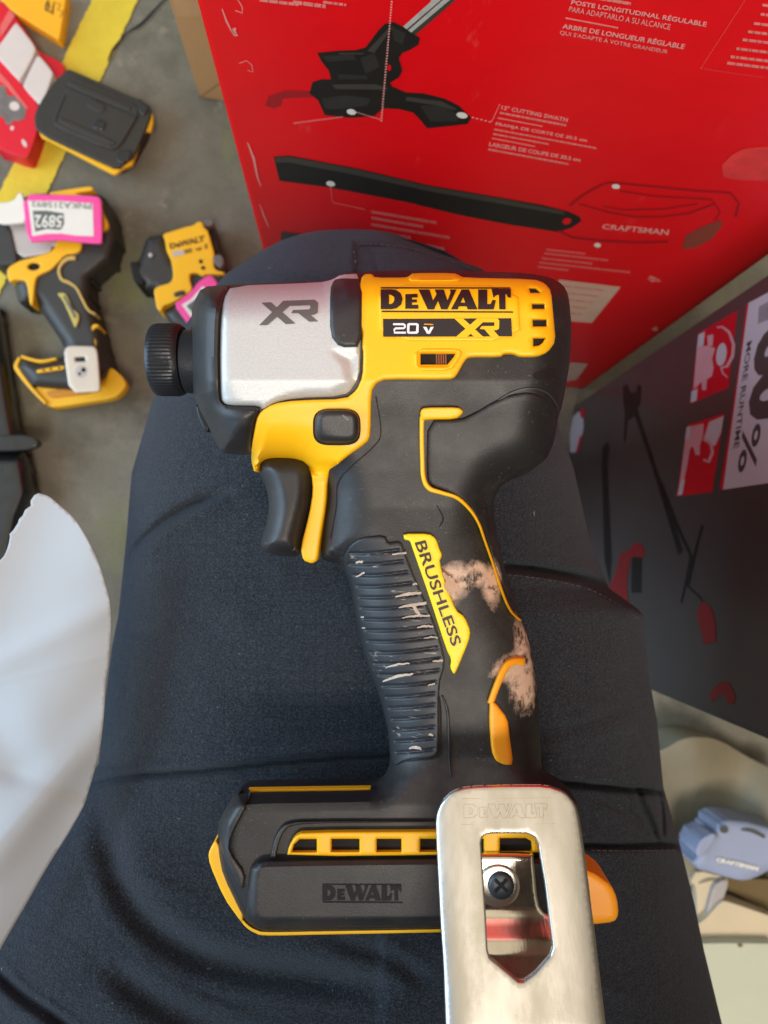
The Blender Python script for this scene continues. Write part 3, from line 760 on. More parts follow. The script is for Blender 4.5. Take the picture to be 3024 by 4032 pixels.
tp("nose_hook", [(770, 1590), (790, 1600), (830, 1690), (820, 1702), (800, 1690), (775, 1630)], mCHK, zf=.004, off=.002, r=6)
# rear bump and seams on the rubber
tp("rear_overmold", [(1684, 1654), (1815, 1652), (1880, 1622), (1940, 1585), (2010, 1556), (2085, 1545), (2148, 1568), (2182, 1615), (2190, 1680), (2178, 1742), (2150, 1804), (2073, 1862), (2001, 1886), (1958, 1920), (1936, 2000), (1955, 2120), (1990, 2250), (2028, 2375), (1998, 2345), (1955, 2240), (1925, 2140), (1890, 2050), (1840, 1985), (1770, 1938), (1700, 1915), (1680, 1885)], mRUB, off=.0014, r=16, sp=15)
tp("rear_slot", [(2100, 1466), (2186, 1448), (2188, 1490), (2104, 1494)], mDARK, off=.0002, r=0, sp=14, wall=.0001)
marks("seam_line", [ribbon(spline([(1480, 1560), (1500, 1700), (1470, 1760), (1380, 1840), (1330, 1900), (1322, 2000), (1300, 2120)], 8), 4), ribbon(spline([(1720, 1990), (1745, 2040), (1730, 2075)], 5), [3, 7, 3])], mDARK, housing, bodyH, map_tool, .0002, sp=12)
marks("rim_line", [ribbon(spline([(1960, 1578), (2020, 1545), (2090, 1530), (2150, 1545), (2190, 1590), (2202, 1640)], 8), [4, 7, 8, 5])], mGBLK, housing, bodyH, map_tool, .0007, sp=12)
pipe = spline([(1662, 1640), (1661, 1700), (1663, 1800), (1668, 1880), (1690, 1922), (1740, 1940), (1800, 1960), (1850, 2005), (1885, 2060), (1910, 2130), (1945, 2230), (1985, 2350), (2015, 2410), (2052, 2444)], 8)
tp("piping", ribbon(pipe, [19, 18, 18, 18, 20, 17, 15, 13, 11, 10, 10, 10, 9, 8]), mYEL, off=.0024, r=5, sp=8, smooth=0, osp=6)
tp("piping", [(1655, 1616), (1672, 1604), (1806, 1603), (1823, 1616), (1823, 1628), (1796, 1650), (1680, 1652), (1655, 1660)], mYEL, off=.0027, r=6, sp=9)
lab = tp("badge", [(1588, 2101), (1691, 2101), (1717, 2119), (1730, 2159), (1742, 2185), (1730, 2212), (1764, 2324), (1797, 2404), (1830, 2427), (1853, 2483), (1847, 2523), (1797, 2643), (1787, 2656), (1772, 2629), (1777, 2596), (1757, 2556), (1691, 2351), (1624, 2159), (1614, 2129), (1591, 2125)], mYEL2, off=.0020, r=5, sp=11, smooth=1)
text("badge_lettering", [("BRUSHLESS", [(1676, 2127), (1818, 2532), (1780, 2548), (1632, 2138)], .012)], mBLKs, lab, bodyH, map_tool, .0023)
mMUD = M("dried_mud", (.50, .32, .21), .9, var=.3, vs=300, bump=.0004, bs=700)
def splat(cx, cy, a, b, ang, seed, n=34):
    r = random.Random(seed); pts = []
    ph = [r.uniform(0, 6.28) for _ in range(5)]
    for i in range(n):
        t = i*2*math.pi/n; k = 1+.22*math.sin(3*t+ph[0])+.16*math.sin(5*t+ph[1])+.13*math.sin(8*t+ph[2])+r.uniform(-.12, .12)
        x, y = a*k*math.cos(t), b*k*math.sin(t); pts.append((cx+x*math.cos(ang)-y*math.sin(ang), cy+x*math.sin(ang)+y*math.cos(ang)))
    return pts
marks("mud_smear", [splat(1772, 2300, 24, 40, -.3, 1)], mMUD, lab, bodyH, map_tool, .0025, sp=9)
tp("accent_stripe", ribbon(spline([(2068, 2606), (2030, 2604), (2000, 2618), (1975, 2660), (1950, 2720), (1932, 2772)], 6), [30, 28, 26, 25, 24]), mORG, off=.0023, r=6, sp=9, smooth=0)
tp("accent_tab", [(1930, 2758), (1950, 2765), (1999, 2828), (2006, 2895), (2022, 3012), (1985, 3012), (1952, 2996), (1937, 2961), (1927, 2840)], mORG, off=.0026, r=8, sp=10)
# ribbed grip
ribpad = [(1352, 2190), (1380, 2145), (1420, 2118), (1518, 2108), (1528, 2140), (1580, 2130), (1600, 2190), (1640, 2290), (1690, 2400), (1735, 2520), (1755, 2610), (1728, 2700), (1728, 2950), (1718, 2975), (1690, 2984), (1600, 2992), (1545, 3018), (1540, 2961), (1531, 2861), (1499, 2735), (1446, 2598), (1407, 2430), (1387, 2300), (1358, 2232)]
def ribs(V, d):
    u, v = V[:, 0], V[:, 1]
    uc = np.interp(v, [2150, 2400, 2700, 3000], [1480, 1560, 1610, 1640])
    vv = v+(u-uc)*.10+((u-uc)/100)**2*7.0*np.where(u < uc, 1, .3)
    ph = ((vv-2176)/43.5) % 1.0; x = np.minimum(ph, 1-ph)*43.5
    amp = np.clip((d-13)/7, 0, 1)*np.where((vv > 2160), 1, 0)
    return -.0012*np.exp(-(x/4.6)**2)*amp
tp("ribbed_grip", ribpad, mRIB, off=.0013, r=9, sp=5.2, zmod=ribs, osp=8, sharp=180)
marks("grip_groove", [ribbon(spline([(1731, 2745), (1735, 2800), (1735, 2900), (1732, 2955), (1715, 2984), (1650, 2992), (1600, 2998)], 8), [4, 8, 9, 9, 7, 5, 3])], mDARK, housing, bodyH, map_tool, .0006, sp=10)
tp("grip_ridge", ribbon(spline([(1742, 2740), (1762, 2800), (1768, 2900), (1770, 2990), (1776, 3060)], 8), [6, 12, 12, 10, 4]), mRIB, off=.0010, r=6, sp=9)
C9 = lambda *p: cv(1.508, 1200, 1900, list(p))
SCF = [(C9((538, 676), (610, 662), (692, 655)), [4, 13, 9]), (C9((560, 742), (640, 726), (722, 716)), [4, 13, 10]), (C9((640, 722), (662, 760), (690, 800)), [10, 14, 5]), (C9((578, 804), (660, 792), (742, 790)), [3, 9, 7]), (C9((668, 862), (720, 852), (764, 856)), [4, 10, 6]),
       (C9((706, 928), (750, 918), (790, 922)), [2, 7, 5]), (C9((480, 1100), (550, 1080), (622, 1074)), [4, 9, 4]), (C9((464, 1182), (550, 1152), (642, 1138)), [5, 12, 7]), (C9((760, 1062), (822, 1055)), [6, 9]), (C9((304, 474), (345, 470)), [7, 10]), (C9((300, 562), (352, 534)), [4, 8]),
       (C9((520, 428), (604, 416)), [5, 8]), (C9((618, 1578), (660, 1572), (692, 1582)), [5, 13, 8]), (C9((736, 1494), (760, 1500)), [8, 9]), (C9((332, 800), (352, 800)), [5, 6]), (C9((340, 864), (360, 862)), [5, 4]), (C9((640, 604), (668, 600)), [6, 8]), (C9((730, 1204), (772, 1196)), [4, 7])]
SCP = []
for p_, w_ in SCF:
    q_ = spline(p_, 7); q_ = [(x+random.uniform(-1.2, 1.2), y+random.uniform(-1.6, 1.6)) for x, y in q_]; SCP.append(ribbon(q_, w_))
marks("dried_scuff", SCP, M("pale_scuff", (.46, .38, .30), .85, var=.5, vs=500), housing, bodyH, map_tool, .00145, sp=8)
# foot of the tool
foot = tp("base_block", [(978, 3437), (984, 3411), (1016, 3386), (1060, 3378), (2200, 3364), (2290, 3390), (2312, 3622), (1731, 3650), (1060, 3656), (985, 3640), (966, 3618), (970, 3520)], mBLK, off=.0042, r=34, sp=14, edge=-.003, wall=.006)
Q2 = lambda x, y: (1269+(x-247)/865*317, 3481+(y-216)/169*76)
marks("brand_relief", brand(Q2), M("relief_black", (.005, .005, .006), .6, spec=.3), foot, bodyH, map_tool, .0044, sp=20)
vent = [(1130, 3373), (1136, 3335), (1161, 3291), (1193, 3275), (1718, 3272), (2085, 3268), (2118, 3290), (2130, 3330), (2128, 3362)]
vh = [[(1150, 3354), (1158, 3325), (1180, 3304), (1247, 3304), (1247, 3354)]]
for x0, x1 in [(1306, 1415), (1484, 1580), (1655, 1740), (1820, 1905)]: vh.append([(x0, 3303), (x1, 3303), (x1, 3352), (x0, 3352)])
vh.append([(1968, 3300), (2070, 3300), (2092, 3312), (2096, 3350), (1968, 3350)])
vf = tp("vent_frame", vent, mYEL, off=.0026, r=8, sp=9, holes=vh, wall=.004)
for h_ in vh: marks("vent_opening", [h_], mDARK, vf, bodyH, map_tool, .0003, sp=18)
tp("base_ridge", ribbon(spline([(1076, 3378), (1088, 3320), (1112, 3270), (1150, 3246), (1250, 3238), (1500, 3236), (1720, 3234)], 8), [22, 22, 20, 14, 9, 7, 6]), mBLK, off=.0016, r=7, sp=9)
tp("front_facet", [(864, 3300), (868, 3232), (915, 3150), (944, 3124), (985, 3122), (960, 3200), (905, 3300), (900, 3350), (968, 3440), (958, 3505), (930, 3480), (880, 3370)], mBLK, off=.0012, r=24, sp=11)
tp("base_trim", [(854, 3306), (836, 3325), (820, 3360), (826, 3405), (883, 3538), (952, 3634), (958, 3612), (949, 3519), (905, 3445), (880, 3385)], mYEL, zf=.0115, off=.0012, r=8, sp=9, wall=.012)
tp("base_trim", ribbon(spline([(948, 3618), (975, 3648), (1010, 3668), (1060, 3676), (1300, 3672), (1731, 3664), (2100, 3652), (2330, 3640)], 8), [10, 13, 15, 15, 14, 14, 14]), mYEL, zf=.010, off=.001, r=4, sp=9, wall=.012)
tp("base_trim", ribbon([(978, 3115), (1100, 3113), (1300, 3110), (1460, 3108)], 13), mYEL, zf=.0015, off=.001, r=4, sp=9, wall=.002, smooth=0)
tp("battery_release", [(2190, 3390), (2300, 3418), (2350, 3440), (2406, 3482), (2430, 3536), (2436, 3600), (2420, 3630), (2333, 3640), (2190, 3640)], mORG, zf=.0080, off=.004, r=22, sp=11, wall=.014)
# belt clip: polished foot under a wide bent blade
def clipH(P):
    P = np.asarray(P); v = P[:, 1]; c = np.interp(v, [3093, 4032], [2000, 2070]); x = np.clip(np.abs(P[:, 0]-c)/310, 0, 1.1)
    return np.interp(v, [3093, 4032, 4300], [DM-.1955, DM-.1800, DM-.176])-.0016*x**5
bl = [(1757, 4150), (1754, 4032), (1746, 3800), (1736, 3663), (1724, 3422), (1716, 3250), (1720, 3205), (1738, 3160), (1780, 3118), (1841, 3099), (2000, 3094), (2155, 3094), (2225, 3118), (2266, 3165), (2282, 3229), (2311, 3422), (2345, 3700), (2384, 4032), (2400, 4150)]
slot = [(1895, 3319), (1899, 3298), (1915, 3284), (1940, 3281), (2075, 3281), (2106, 3296), (2120, 3325), (2146, 3482), (2178, 3730), (2167, 3765), (2110, 3830), (2062, 3866), (2042, 3866), (2000, 3830), (1929, 3771), (1920, 3740), (1913, 3603)]
clip = tp("belt_clip", bl, mCLIP, zf=clipH, off=.0, r=9, sp=16, holes=[slot], solid=.0012, edge=-.0005, smooth=1, osp=8)
tp("belt_clip_bend", [(1757, 4140), (2400, 4140), (2420, 4330), (1762, 4330)], mCLIP, clip, zf=lambda P: np.interp(P[:, 1], [4140, 4200, 4260, 4330], [DM-.179, DM-.180, DM-.190, DM-.215]), off=0, r=0, sp=20, solid=.0012, smooth=0)
B3 = lambda x, y: (1650+x/2.212, 3100+y/2.212)
mREL = M("clip_relief", (.66, .54, .44), .3, 1.0)
marks("clip_relief", [ribbon([B3(375, 100), B3(1150, 92)], 2.6), ribbon([B3(375, 325), B3(1190, 318)], 2.6)], mREL, clip, clipH, map_tool, .0001)
Q3 = lambda x, y: B3(390+(x-247)/865*740, 135+(y-216)/169*155)
def outlines(polys, w):
    out = []
    for p in polys[:6]:
        for l in (p if isinstance(p[0][0], tuple) else [p]):
            n = len(l)
            for i in range(n):
                out.append(ribbon([l[i], l[(i+1) % n]], w))
    return out
marks("clip_lettering", outlines(brand(Q3), 1.5), mREL, clip, clipH, map_tool, .0001)
def footH(P):
    P = np.asarray(P); b = .0262
    v = P[:, 1]; h = b+np.interp(v, [3300, 3362, 3372, 3580, 3610, 3640, 3700, 3760, 3850, 3950, 4150], [-.004, -.001, 0, 0, .0006, .0018, .0046, .0064, .0080, .0090, .012])
    return h
plate2 = tp("clip_foot", [(1780, 3352), (2098, 3352), (2104, 3372), (2122, 3560), (2150, 3596), (2230, 3620), (2260, 4140), (1800, 4140), (1780, 3700)], mFOOT, zf=footH, off=0.0, r=14, edge=-.0012, sp=12, wall=.004)
tp("screw_boss", ell(1962, 3490, 86, 84, 0, 36), mCLIP, plate2, zf=.0262, off=.0007, r=14, sp=10, smooth=0)
scw = tp("screw", ell(1974, 3490, 51, 53, 0, 36), mSCR, plate2, zf=.0268, off=.0016, r=30, sp=8, smooth=0, edge=.0008)
marks("screw_cross", [ribbon([(1950, 3466), (1998, 3512)], 11), ribbon([(1998, 3464), (1950, 3514)], 11)], mDARK, scw, .0, map_tool, .0288)

# ================================================================== PAPER SHEET
pap = [(-60, 2240), (0, 2206), (14, 2190), (24, 2176), (34, 2135), (42, 2098), (60, 2072), (78, 2044), (96, 2012), (121, 1989), (120, 1972), (135, 1950), (151, 1941), (175, 1948), (199, 1959), (245, 1998), (289, 2038), (330, 2096), (362, 2158), (393, 2228), (416, 2303), (430, 2355), (437, 2411), (438, 2470), (434, 2532), (428, 2610), (416, 2695), (410, 2800), (400, 2900), (390, 2970), (383, 2994), (368, 3050), (350, 3110), (326, 3180), (270, 3280), (217, 3363), (160, 3458), (108, 3551), (50, 3650), (0, 3739), (-60, 3850)]
pap = [tuple(p) for p in dens(pap[:14], 22, False)]+spline(pap[13:], 4)[1:]
pp = []
for p in pap:
    j = 4 if (p[1] < 2210 and p[0] < 125) else 0
    pp.append((p[0]+random.uniform(-j, j), p[1]+random.uniform(-j, j)))
def papD(P):
    P = np.asarray(P); u, v = P[:, 0], P[:, 1]
    d = .270+.006*np.sin((v-2400)/420)+.003*np.sin(u/120+v/300)+.0000*u
    for (a, b, w, k) in [((-60, 2640), (440, 2380), 60, .0016), ((-160, 2560), (60, 3000), 90, -.0030), ((-60, 3400), (460, 2800), 80, .0026), ((-100, 3000), (500, 3160), 45, -.0010), ((-60, 2700), (500, 2560), 9, .00015), ((-60, 3380), (300, 2960), 9, .00015)]:
        q = segd(P, np.array([a, b], float), False); d = d-k*np.exp(-(q/w)**2)
    return np.minimum(d, .280)
paper = world_thing("paper_sheet", "torn curled white paper sheet beside the thigh", "paper", fl(150, 2900))
paper2 = patch("sheet", pp, mPAPER, paper, papD, map_leg, off=0.0, r=0, sp=12, wall=None, smooth=0, solid=.0004, edge=0, sharp=180)

# ================================================================== RED CARTON
RF = Face((1148, 1420), (2303, 1534))
def carton(name, face, zt, depth, mat, parent, bev=.003):
    n = -face.n; V = []
    for z in (0.0005, zt):
        for a in (face.p, face.q, face.q+n*depth, face.p+n*depth): V.append((a.x, a.y, z))
    Fc = [(0, 1, 5, 4), (1, 2, 6, 5), (2, 3, 7, 6), (3, 0, 4, 7), (4, 5, 6, 7), (3, 2, 1, 0)]
    o = mk(name, V, Fc, mat, parent, smooth=False)
    import bmesh
    bm = bmesh.new(); bm.from_mesh(o.data); bmesh.ops.recalc_face_normals(bm, faces=bm.faces)
    bmesh.ops.bevel(bm, geom=list(bm.edges), offset=bev, segments=2, affect='EDGES'); bm.to_mesh(o.data); bm.free(); return o
def onface(name, polys, mat, parent, face, off, label=None):
    if name in ("call_out_mark", "worn_edge", "printed_stripe"):
        for q in polys: marks(name, [q], mat, parent, 0.0, face.map, off*.3)
        return
    return marks(name, polys, mat, parent, 0.0, face.map, off*.3, label=label)
rb = world_thing("red_carton", "tall glossy red carton printed with a black string trimmer and a long blower tube", "carton", RF.p)
rbody = carton("carton_wall", RF, .98, .16, mRED, rb)
c3 = lambda pts: cv(1.4426, 850, 0, pts); c4 = lambda pts: cv(1.476, 1900, 0, pts); c5 = lambda pts: cv(1.8434, 2200, 1000, pts); c7 = lambda pts: cv(1.7955, 2100, 0, pts); c8 = lambda pts: cv(2.765, 1850, 350, pts)
onface("printed_streak", [c3([(280, 600), (300, 545), (400, 512), (640, 520), (645, 545), (380, 560), (370, 600), (330, 615)])], mMRED, rb, RF, .0004)  # darker red streak in the carton print
onface("printed_pole", [c3([(1060, 155), (1220, 10), (1235, -40), (1400, -60), (1110, 185)])], mSPR, rb, RF, .0006)
onface("printed_pole_shade", [c3([(1110, 185), (1400, -60), (1430, -60), (1126, 205)]), c3([(1082, 168), (1290, -10), (1300, -10), (1090, 174)])], mBPR2, rb, RF, .0007)
head = [(575, 300), (690, 288), (790, 285), (850, 270), (925, 170), (960, 135), (1010, 125), (1060, 150), (1110, 185), (1160, 215), (1150, 255), (1100, 285), (1060, 300), (1040, 330), (1060, 400), (1040, 440), (990, 470), (1000, 490), (1080, 525), (1180, 530), (1300, 560), (1380, 600), (1450, 670), (1430, 705), (1200, 730), (1160, 680), (1120, 640), (1040, 620), (950, 615), (900, 660), (760, 670), (620, 655), (580, 570), (530, 530), (550, 465), (600, 450), (655, 450), (640, 400), (600, 350)]
onface("printed_trimmer_head", [c3(head)], mBPR, rb, RF, .0008)
onface("printed_highlight", [c3([(660, 480), (900, 478), (980, 500), (975, 510), (680, 505)]), c3([(1080, 550), (1280, 575), (1370, 620), (1360, 626), (1260, 600), (1080, 572)]), c3([(860, 290), (980, 160), (1010, 150), (900, 300)]), c3([(700, 300), (840, 300), (840, 308), (700, 310)])], mBPR2, rb, RF, .0009)
onface("printed_facet", [c3([(600, 320), (780, 310), (800, 340), (640, 350)]), c3([(820, 330), (900, 300), (930, 380), (850, 420)]), c3([(690, 420), (860, 430), (860, 450), (700, 450)])], mBPR3, rb, RF, .0009)
onface("printed_facet", [c3([(1000, 150), (1080, 190), (1060, 250), (1010, 230)])], mBPR3, rb, RF, .0009)
onface("printed_facet", [c3([(1160, 600), (1300, 600), (1390, 660), (1370, 690), (1220, 690)])], mBPR3, rb, RF, .0009)
onface("printed_facet", [c3([(600, 560), (740, 540), (880, 560), (860, 600), (700, 620), (620, 620)])], mBPR3, rb, RF, .0009)
onface("printed_hole", [c3(ell(985, 385, 10, 18))], mRED, rb, RF, .0011)
tube = [(1077, 617), (1141, 613), (1405, 663), (1682, 728), (2000, 783), (2130, 806), (2239, 833), (2280, 852), (2290, 870), (2252, 896), (2198, 914), (2000, 884), (1800, 845), (1600, 796), (1294, 738), (1100, 712)]
onface("printed_tube", [tube], mBPR, rb, RF, .0008)
onface("printed_highlight", [[(1082, 621), (1141, 617), (1405, 667), (1682, 732), (2000, 787), (2220, 832), (2222, 846), (2000, 808), (1682, 752), (1405, 690), (1141, 640), (1086, 640)]], mBPR2, rb, RF, .0010)
onface("printed_hole", [ell(2232, 871, 18, 12, -.3)], mRED, rb, RF, .0011)
onface("call_out_mark", [c3(ell(770, 636, 27, 16, .2, 14)), c3(ell(1398, 655, 32, 17, .2, 14)), c3(ell(652, 1044, 26, 15, .2, 14)), c4(ell(775, 1084, 24, 14, .1, 14)), c4(ell(668, 1425, 20, 13, .1, 14))], mTAGW, rb, RF, .0014)
dots = []
for i in range(46):
    t = i/45; x = 1000-60*t; y = -5+690*t; dots.append(c3(ell(x, y, 6, 5, 0, 6)))
for i in range(12): dots.append(c3(ell(930-13*i, 678-4*i, 5, 3, 0, 6)))
for i in range(5): dots.append(c3(ell(1460+24*i, 668+6*i, 8, 4, 0, 6)))
for i in range(8): dots.append(c3(ell(1568+6*i, 688-13*i, 4, 4, 0, 6)))
onface("dotted_leader", dots, mPINKP, rb, RF, .0015)
dots = [c7(ell(1490-305*i/26, 10+470*i/26, 5, 5, 0, 6)) for i in range(27)]+[c7(ell(1190+22*i, 485+3.2*i, 5, 3, 0, 6)) for i in range(21)]
onface("dotted_frame", dots, mPINKD, rb, RF, .0015)
onface("leader_line", [c3([(440, 695), (720, 660), (722, 668), (440, 706)])], mPINKD, rb, RF, .0012)
onface("leader_line", [ribbon([c3([(652, 1065)])[0], c3([(664, 1150)])[0], c3([(850, 1190)])[0]], 4)], mPINKD, rb, RF, .0012)
for grp in ([("POSTE LONGITUDINAL RÉGULABLE", c7([(275, -8), (1232, 148), (1220, 190), (265, 30)]), .02), ("PARA ADAPTARLO A SU ALCANCE", c7([(258, 45), (972, 172), (965, 212), (248, 82)]), .0),
      ("ARBRE DE LONGUEUR RÉGLABLE", c7([(212, 160), (1080, 305), (1062, 348), (203, 200)]), .02), ("QUI S'ADAPTE À VOTRE GRANDEUR", c7([(192, 208), (955, 348), (945, 385), (185, 248)]), .0)],
      [('12" CUTTING SWATH', c8([(350, 178), (1070, 318), (1060, 362), (340, 222)]), .02), ("FRANJA DE CORTE DE 30.5 cm", c8([(285, 362), (1280, 545), (1272, 590), (275, 405)]), .02),
      ("LARGEUR DE COUPE DE 30.5 cm", c8([(215, 578), (1210, 755), (1200, 795), (208, 622)]), .02)], [("CRAFTSMAN", c4([(700, 1302), (1085, 1335), (1078, 1368), (692, 1330)]), .02)]): text("carton_lettering", grp, mPINKP, rb, 0.0, RF.map, .0014*.3)
bs = []
def cb(f, x0, x1, y, h, sl, seg=(14, 62), gap=6):
    for b in bars(x0, x1, y, h, sl, seg, gap): bs.append(f(b))
cb(c7, 330, 690, -50, 34, .17); bs.append(c7([(228, 122), (600, 192), (598, 203), (226, 133)])); bs.append(c7([(540, -10), (682, 15), (680, 26), (540, 4)]))
cb(c8, 325, 1050, 240, 40, .19); bs.append(c8([(305, 310), (795, 402), (792, 414), (300, 324)])); cb(c8, 265, 1380, 425, 32, .185); cb(c8, 255, 860, 475, 32, .185)
bs.append(c8([(240, 530), (715, 622), (712, 634), (238, 544)])); cb(c8, 200, 1080, 640, 36, .185)
for (x, y) in [(1620, 20), (1608, 85), (1560, 150), (1518, 208), (1480, 265), (1436, 328), (1395, 385), (1370, 430)]: cb(c7, x, 1720, y, 32, .12)
cb(c3, 250, 470, -15, 30, .12); cb(c3, 440, 625, -5, 36, .13); cb(c3, 610, 740, 0, 24, .13)
def blocks(nm, bs, mat, off):
    g = {}
    for b in bs: g.setdefault((b[0][0] > 1600, b[0][0] > 2650, b[0][1] > 300), []).append(b)
    for k in g: onface(nm, g[k], mat, rb, RF, off)
blocks("small_print", bs, M("small_pink_print", (.74, .22, .20), .5, var=.4, vs=400), .0013)
bs = []
for y, a, b_ in [(1190, 885, 1255), (1225, 885, 1180), (1262, 885, 1330), (1300, 885, 1110), (1330, 890, 1300), (1362, 990, 1300), (1395, 1120, 1290)]: cb(c3, a, b_, y, 26, .17, (100, 200), 4)
for y, a, b_ in [(1440, 370, 600), (1462, 360, 730), (1490, 345, 640), (1515, 330, 860), (1540, 320, 500)]: cb(c4, a, b_, y, 20, .11, (120, 240), 3)
for y, a, b_ in [(1610, 960, 1030)]: cb(c4, a, b_, y, 22, .1)
blocks("faded_print", bs, mPINKD, .0013)
onface("printed_outline", [ribbon(c4([(505, 1195), (590, 1130), (690, 1075), (740, 1060), (1000, 1085), (1250, 1110), (1440, 1120), (1490, 1180), (1470, 1260)]), 9),
    ribbon(c4([(560, 1185), (740, 1235), (900, 1262), (1040, 1260), (1200, 1240), (1350, 1185), (1330, 1160), (1000, 1140), (800, 1110)]), 7), ribbon(c4([(440, 1340), (520, 1380), (700, 1400), (900, 1410), (1080, 1405)]), 9),
    ribbon(c4([(700, 1200), (820, 1220), (1050, 1215), (1250, 1185)]), 6), ribbon(c4([(1340, 1170), (1380, 1230), (1350, 1280)]), 6)], mDRED, rb, RF, .0011)
onface("printed_motor_cap", [c4([(1160, 1450), (1180, 1370), (1270, 1320), (1380, 1280), (1400, 1300), (1330, 1390), (1240, 1440)])], M("brown_red_print", (.24, .05, .03), .5), rb, RF, .0012)
onface("carton_sticker", [c5([(0, 186), (450, 240), (240, 500), (-30, 480)])], mBEIG, rb, RF, .0016)
bs = []
for k in range(5): cb(c5, 20, 330-k*40, 225+k*48, 12, .11, (60, 150), 12)
onface("sticker_print", bs, mPINKD, rb, RF, .0019)
onface("carton_sticker", [c5([(88, 786), (212, 798), (130, 912), (50, 925), (40, 880)])], mBEIG, rb, RF, .0016)
onface("scuff_mark", [c4([(1390, 960), (1450, 900), (1520, 862), (1700, 850), (1700, 1052), (1500, 1046), (1400, 1030)])], M("glossy_scuff", (.74, .045, .045), .5, var=.4, vs=120), rb, RF, .0012)
onface("worn_edge", [ribbon(c3([(35, 50), (60, 120), (85, 170), (110, 200), (125, 200)]), [4, 7, 5, 12, 6]), ribbon(c3([(120, -10), (150, 40), (150, 75), (110, 60)]), [3, 5, 4]), ribbon(c3([(130, 360), (175, 345), (205, 370), (210, 410), (180, 400)]), 3),
    ribbon(c3([(180, 810), (215, 900), (235, 1000), (255, 1060)]), [4, 9, 6, 3]), ribbon(c3([(250, 1160), (275, 1230), (300, 1290)]), [2, 5, 2]), splat(*c3([(105, 178)])[0], 8, 14, -.3, 5), splat(*c5([(700, 545)])[0], 10, 8, 0, 6), splat(*c5([(690, 185)])[0], 22, 9, .2, 8)], mWEAR, rb, RF, .0015)
onface("corner_label", [c3([(372, 1316), (600, 1345), (640, 1400), (365, 1400)])], mBPR2, rb, RF, .0012)

# ================================================================== KRAFT CARTON
KF = Face((784, 388), (1500, 500))
kb = world_thing("cardboard_box", "plain brown cardboard box standing behind the red carton", "box", KF.p)
carton("box_wall", KF, .50, .10, mKRAFT, kb)
onface("flap_crease", [ribbon(cv(1.659, 0, 0, [(1400, 130), (1440, 280), (1500, 500), (1400, 570), (1300, 640)]), [3, 5, 4, 6, 3])], mKRAFT2, kb, KF, .0004)
onface("box_tape", [cv(1.659, 0, 0, [(1130, -30), (1420, -30), (1440, 100), (1150, 110)])], M("paper_tape", (.46, .29, .13), .6), kb, KF, .0003)

# ================================================================== CHARCOAL CARTON
BF_ = Face((2262, 1591), (2127, 2535))
bb = world_thing("charcoal_carton", "dark charcoal tool carton with a white runtime panel and two red picture panels", "carton", BF_.p)
carton("carton_wall", BF_, .52, .14, mCHAR, bb)
c6 = lambda pts: cv(2.212, 2600, 1050, pts); c9 = lambda pts: cv(2.212, 2350, 1900, pts)
def of(nm, po, m_, off):
    if nm == "barcode": onface(nm, po, m_, bb, BF_, off); return
    for q in po: onface(nm, [q], m_, bb, BF_, off)
of("white_panel", [c6([(770, 315), (1250, 60), (1250, 1830), (935, 1885), (545, 1942)])], mPANEL, .0005)
of("panel_edge", [c6([(748, 330), (768, 318), (545, 1942), (515, 1940), (590, 1500), (690, 820)])], mREDP, .0009)
of("red_panel", [c6([(335, 578), (672, 382), (592, 1055), (262, 1195)])], mREDP, .0005)
of("red_panel", [c6([(238, 1378), (558, 1278), (450, 1962), (140, 2002)])], mREDP, .0005)
of("panel_picture", [c6([(332, 592), (388, 565), (375, 690), (318, 705)]), c6([(272, 1085), (325, 1062), (316, 1165), (262, 1185)]), c6(ell(532, 765, 44, 102, .15)), c6([(228, 1400), (272, 1385), (258, 1500), (214, 1510)]), c6([(425, 1352), (552, 1300), (530, 1440), (478, 1560), (440, 1560), (395, 1520), (378, 1500)]), c6([(175, 1860), (215, 1850), (190, 1985), (150, 1992)])], mPANEL, .0010)
of("panel_picture", [c6([(318, 705), (400, 690), (480, 710), (450, 800), (465, 880), (450, 955), (405, 980), (400, 1075), (365, 1075), (360, 1000), (325, 1040), (288, 1070)]), c6([(410, 600), (462, 590), (455, 690), (412, 700)]), ribbon(c6([(490, 530), (540, 525), (600, 570), (640, 680), (630, 780), (580, 870), (530, 880), (545, 930), (585, 965)]), [5, 8, 10, 14, 12, 10, 6, 5]),
     c6([(275, 1390), (378, 1365), (370, 1480), (345, 1560), (345, 1640), (305, 1640), (285, 1560), (258, 1590), (225, 1780), (205, 1860), (172, 1865), (215, 1510), (258, 1500)]), ribbon(c6([(375, 1500), (440, 1540), (455, 1620), (420, 1700), (375, 1680)]), 12)], mPNK, .0014)
def ftext(items, nm, mat, off):
    """items: (string, baseline start px, baseline end px, a px at cap height, bold), laid out on the carton face"""
    XX, FF, b = [], [], 0
    for s_, a, e_, t, bold in items:
        A, E, Tp = BF_.pt(*a, off), BF_.pt(*e_, off), BF_.pt(*t, off)
        x = (E-A); xn = x.normalized(); y = (Tp-A)-xn*(Tp-A).dot(xn)
        V2, Fc = text2d(s_, bold)
        XX += [tuple(A+x*float(p[0])+y*float(p[1])) for p in V2]; FF += [tuple(i+b for i in f) for f in Fc]; b += len(V2)
    return mk(nm, XX, FF, mat, bb, smooth=False)
P6 = lambda x, y: (2600+x/2.212, 1050+y/2.212)
ftext([("60", P6(838, 600), P6(745, 1392), P6(1250, 500), .05), ("%", P6(722, 1400), P6(665, 1800), P6(880, 1400), .01), ("MORE RUNTIME", P6(752, 665), P6(636, 1590), P6(796, 660), .01)], "panel_lettering", mCHTX, .0003)
of("barcode", [c6([(862+i*14, 345-i*7), (868+i*14, 342-i*7), (858+i*14, 495-i*6), (852+i*14, 498-i*6)]) for i in range(9)], mCHTX, .0009)
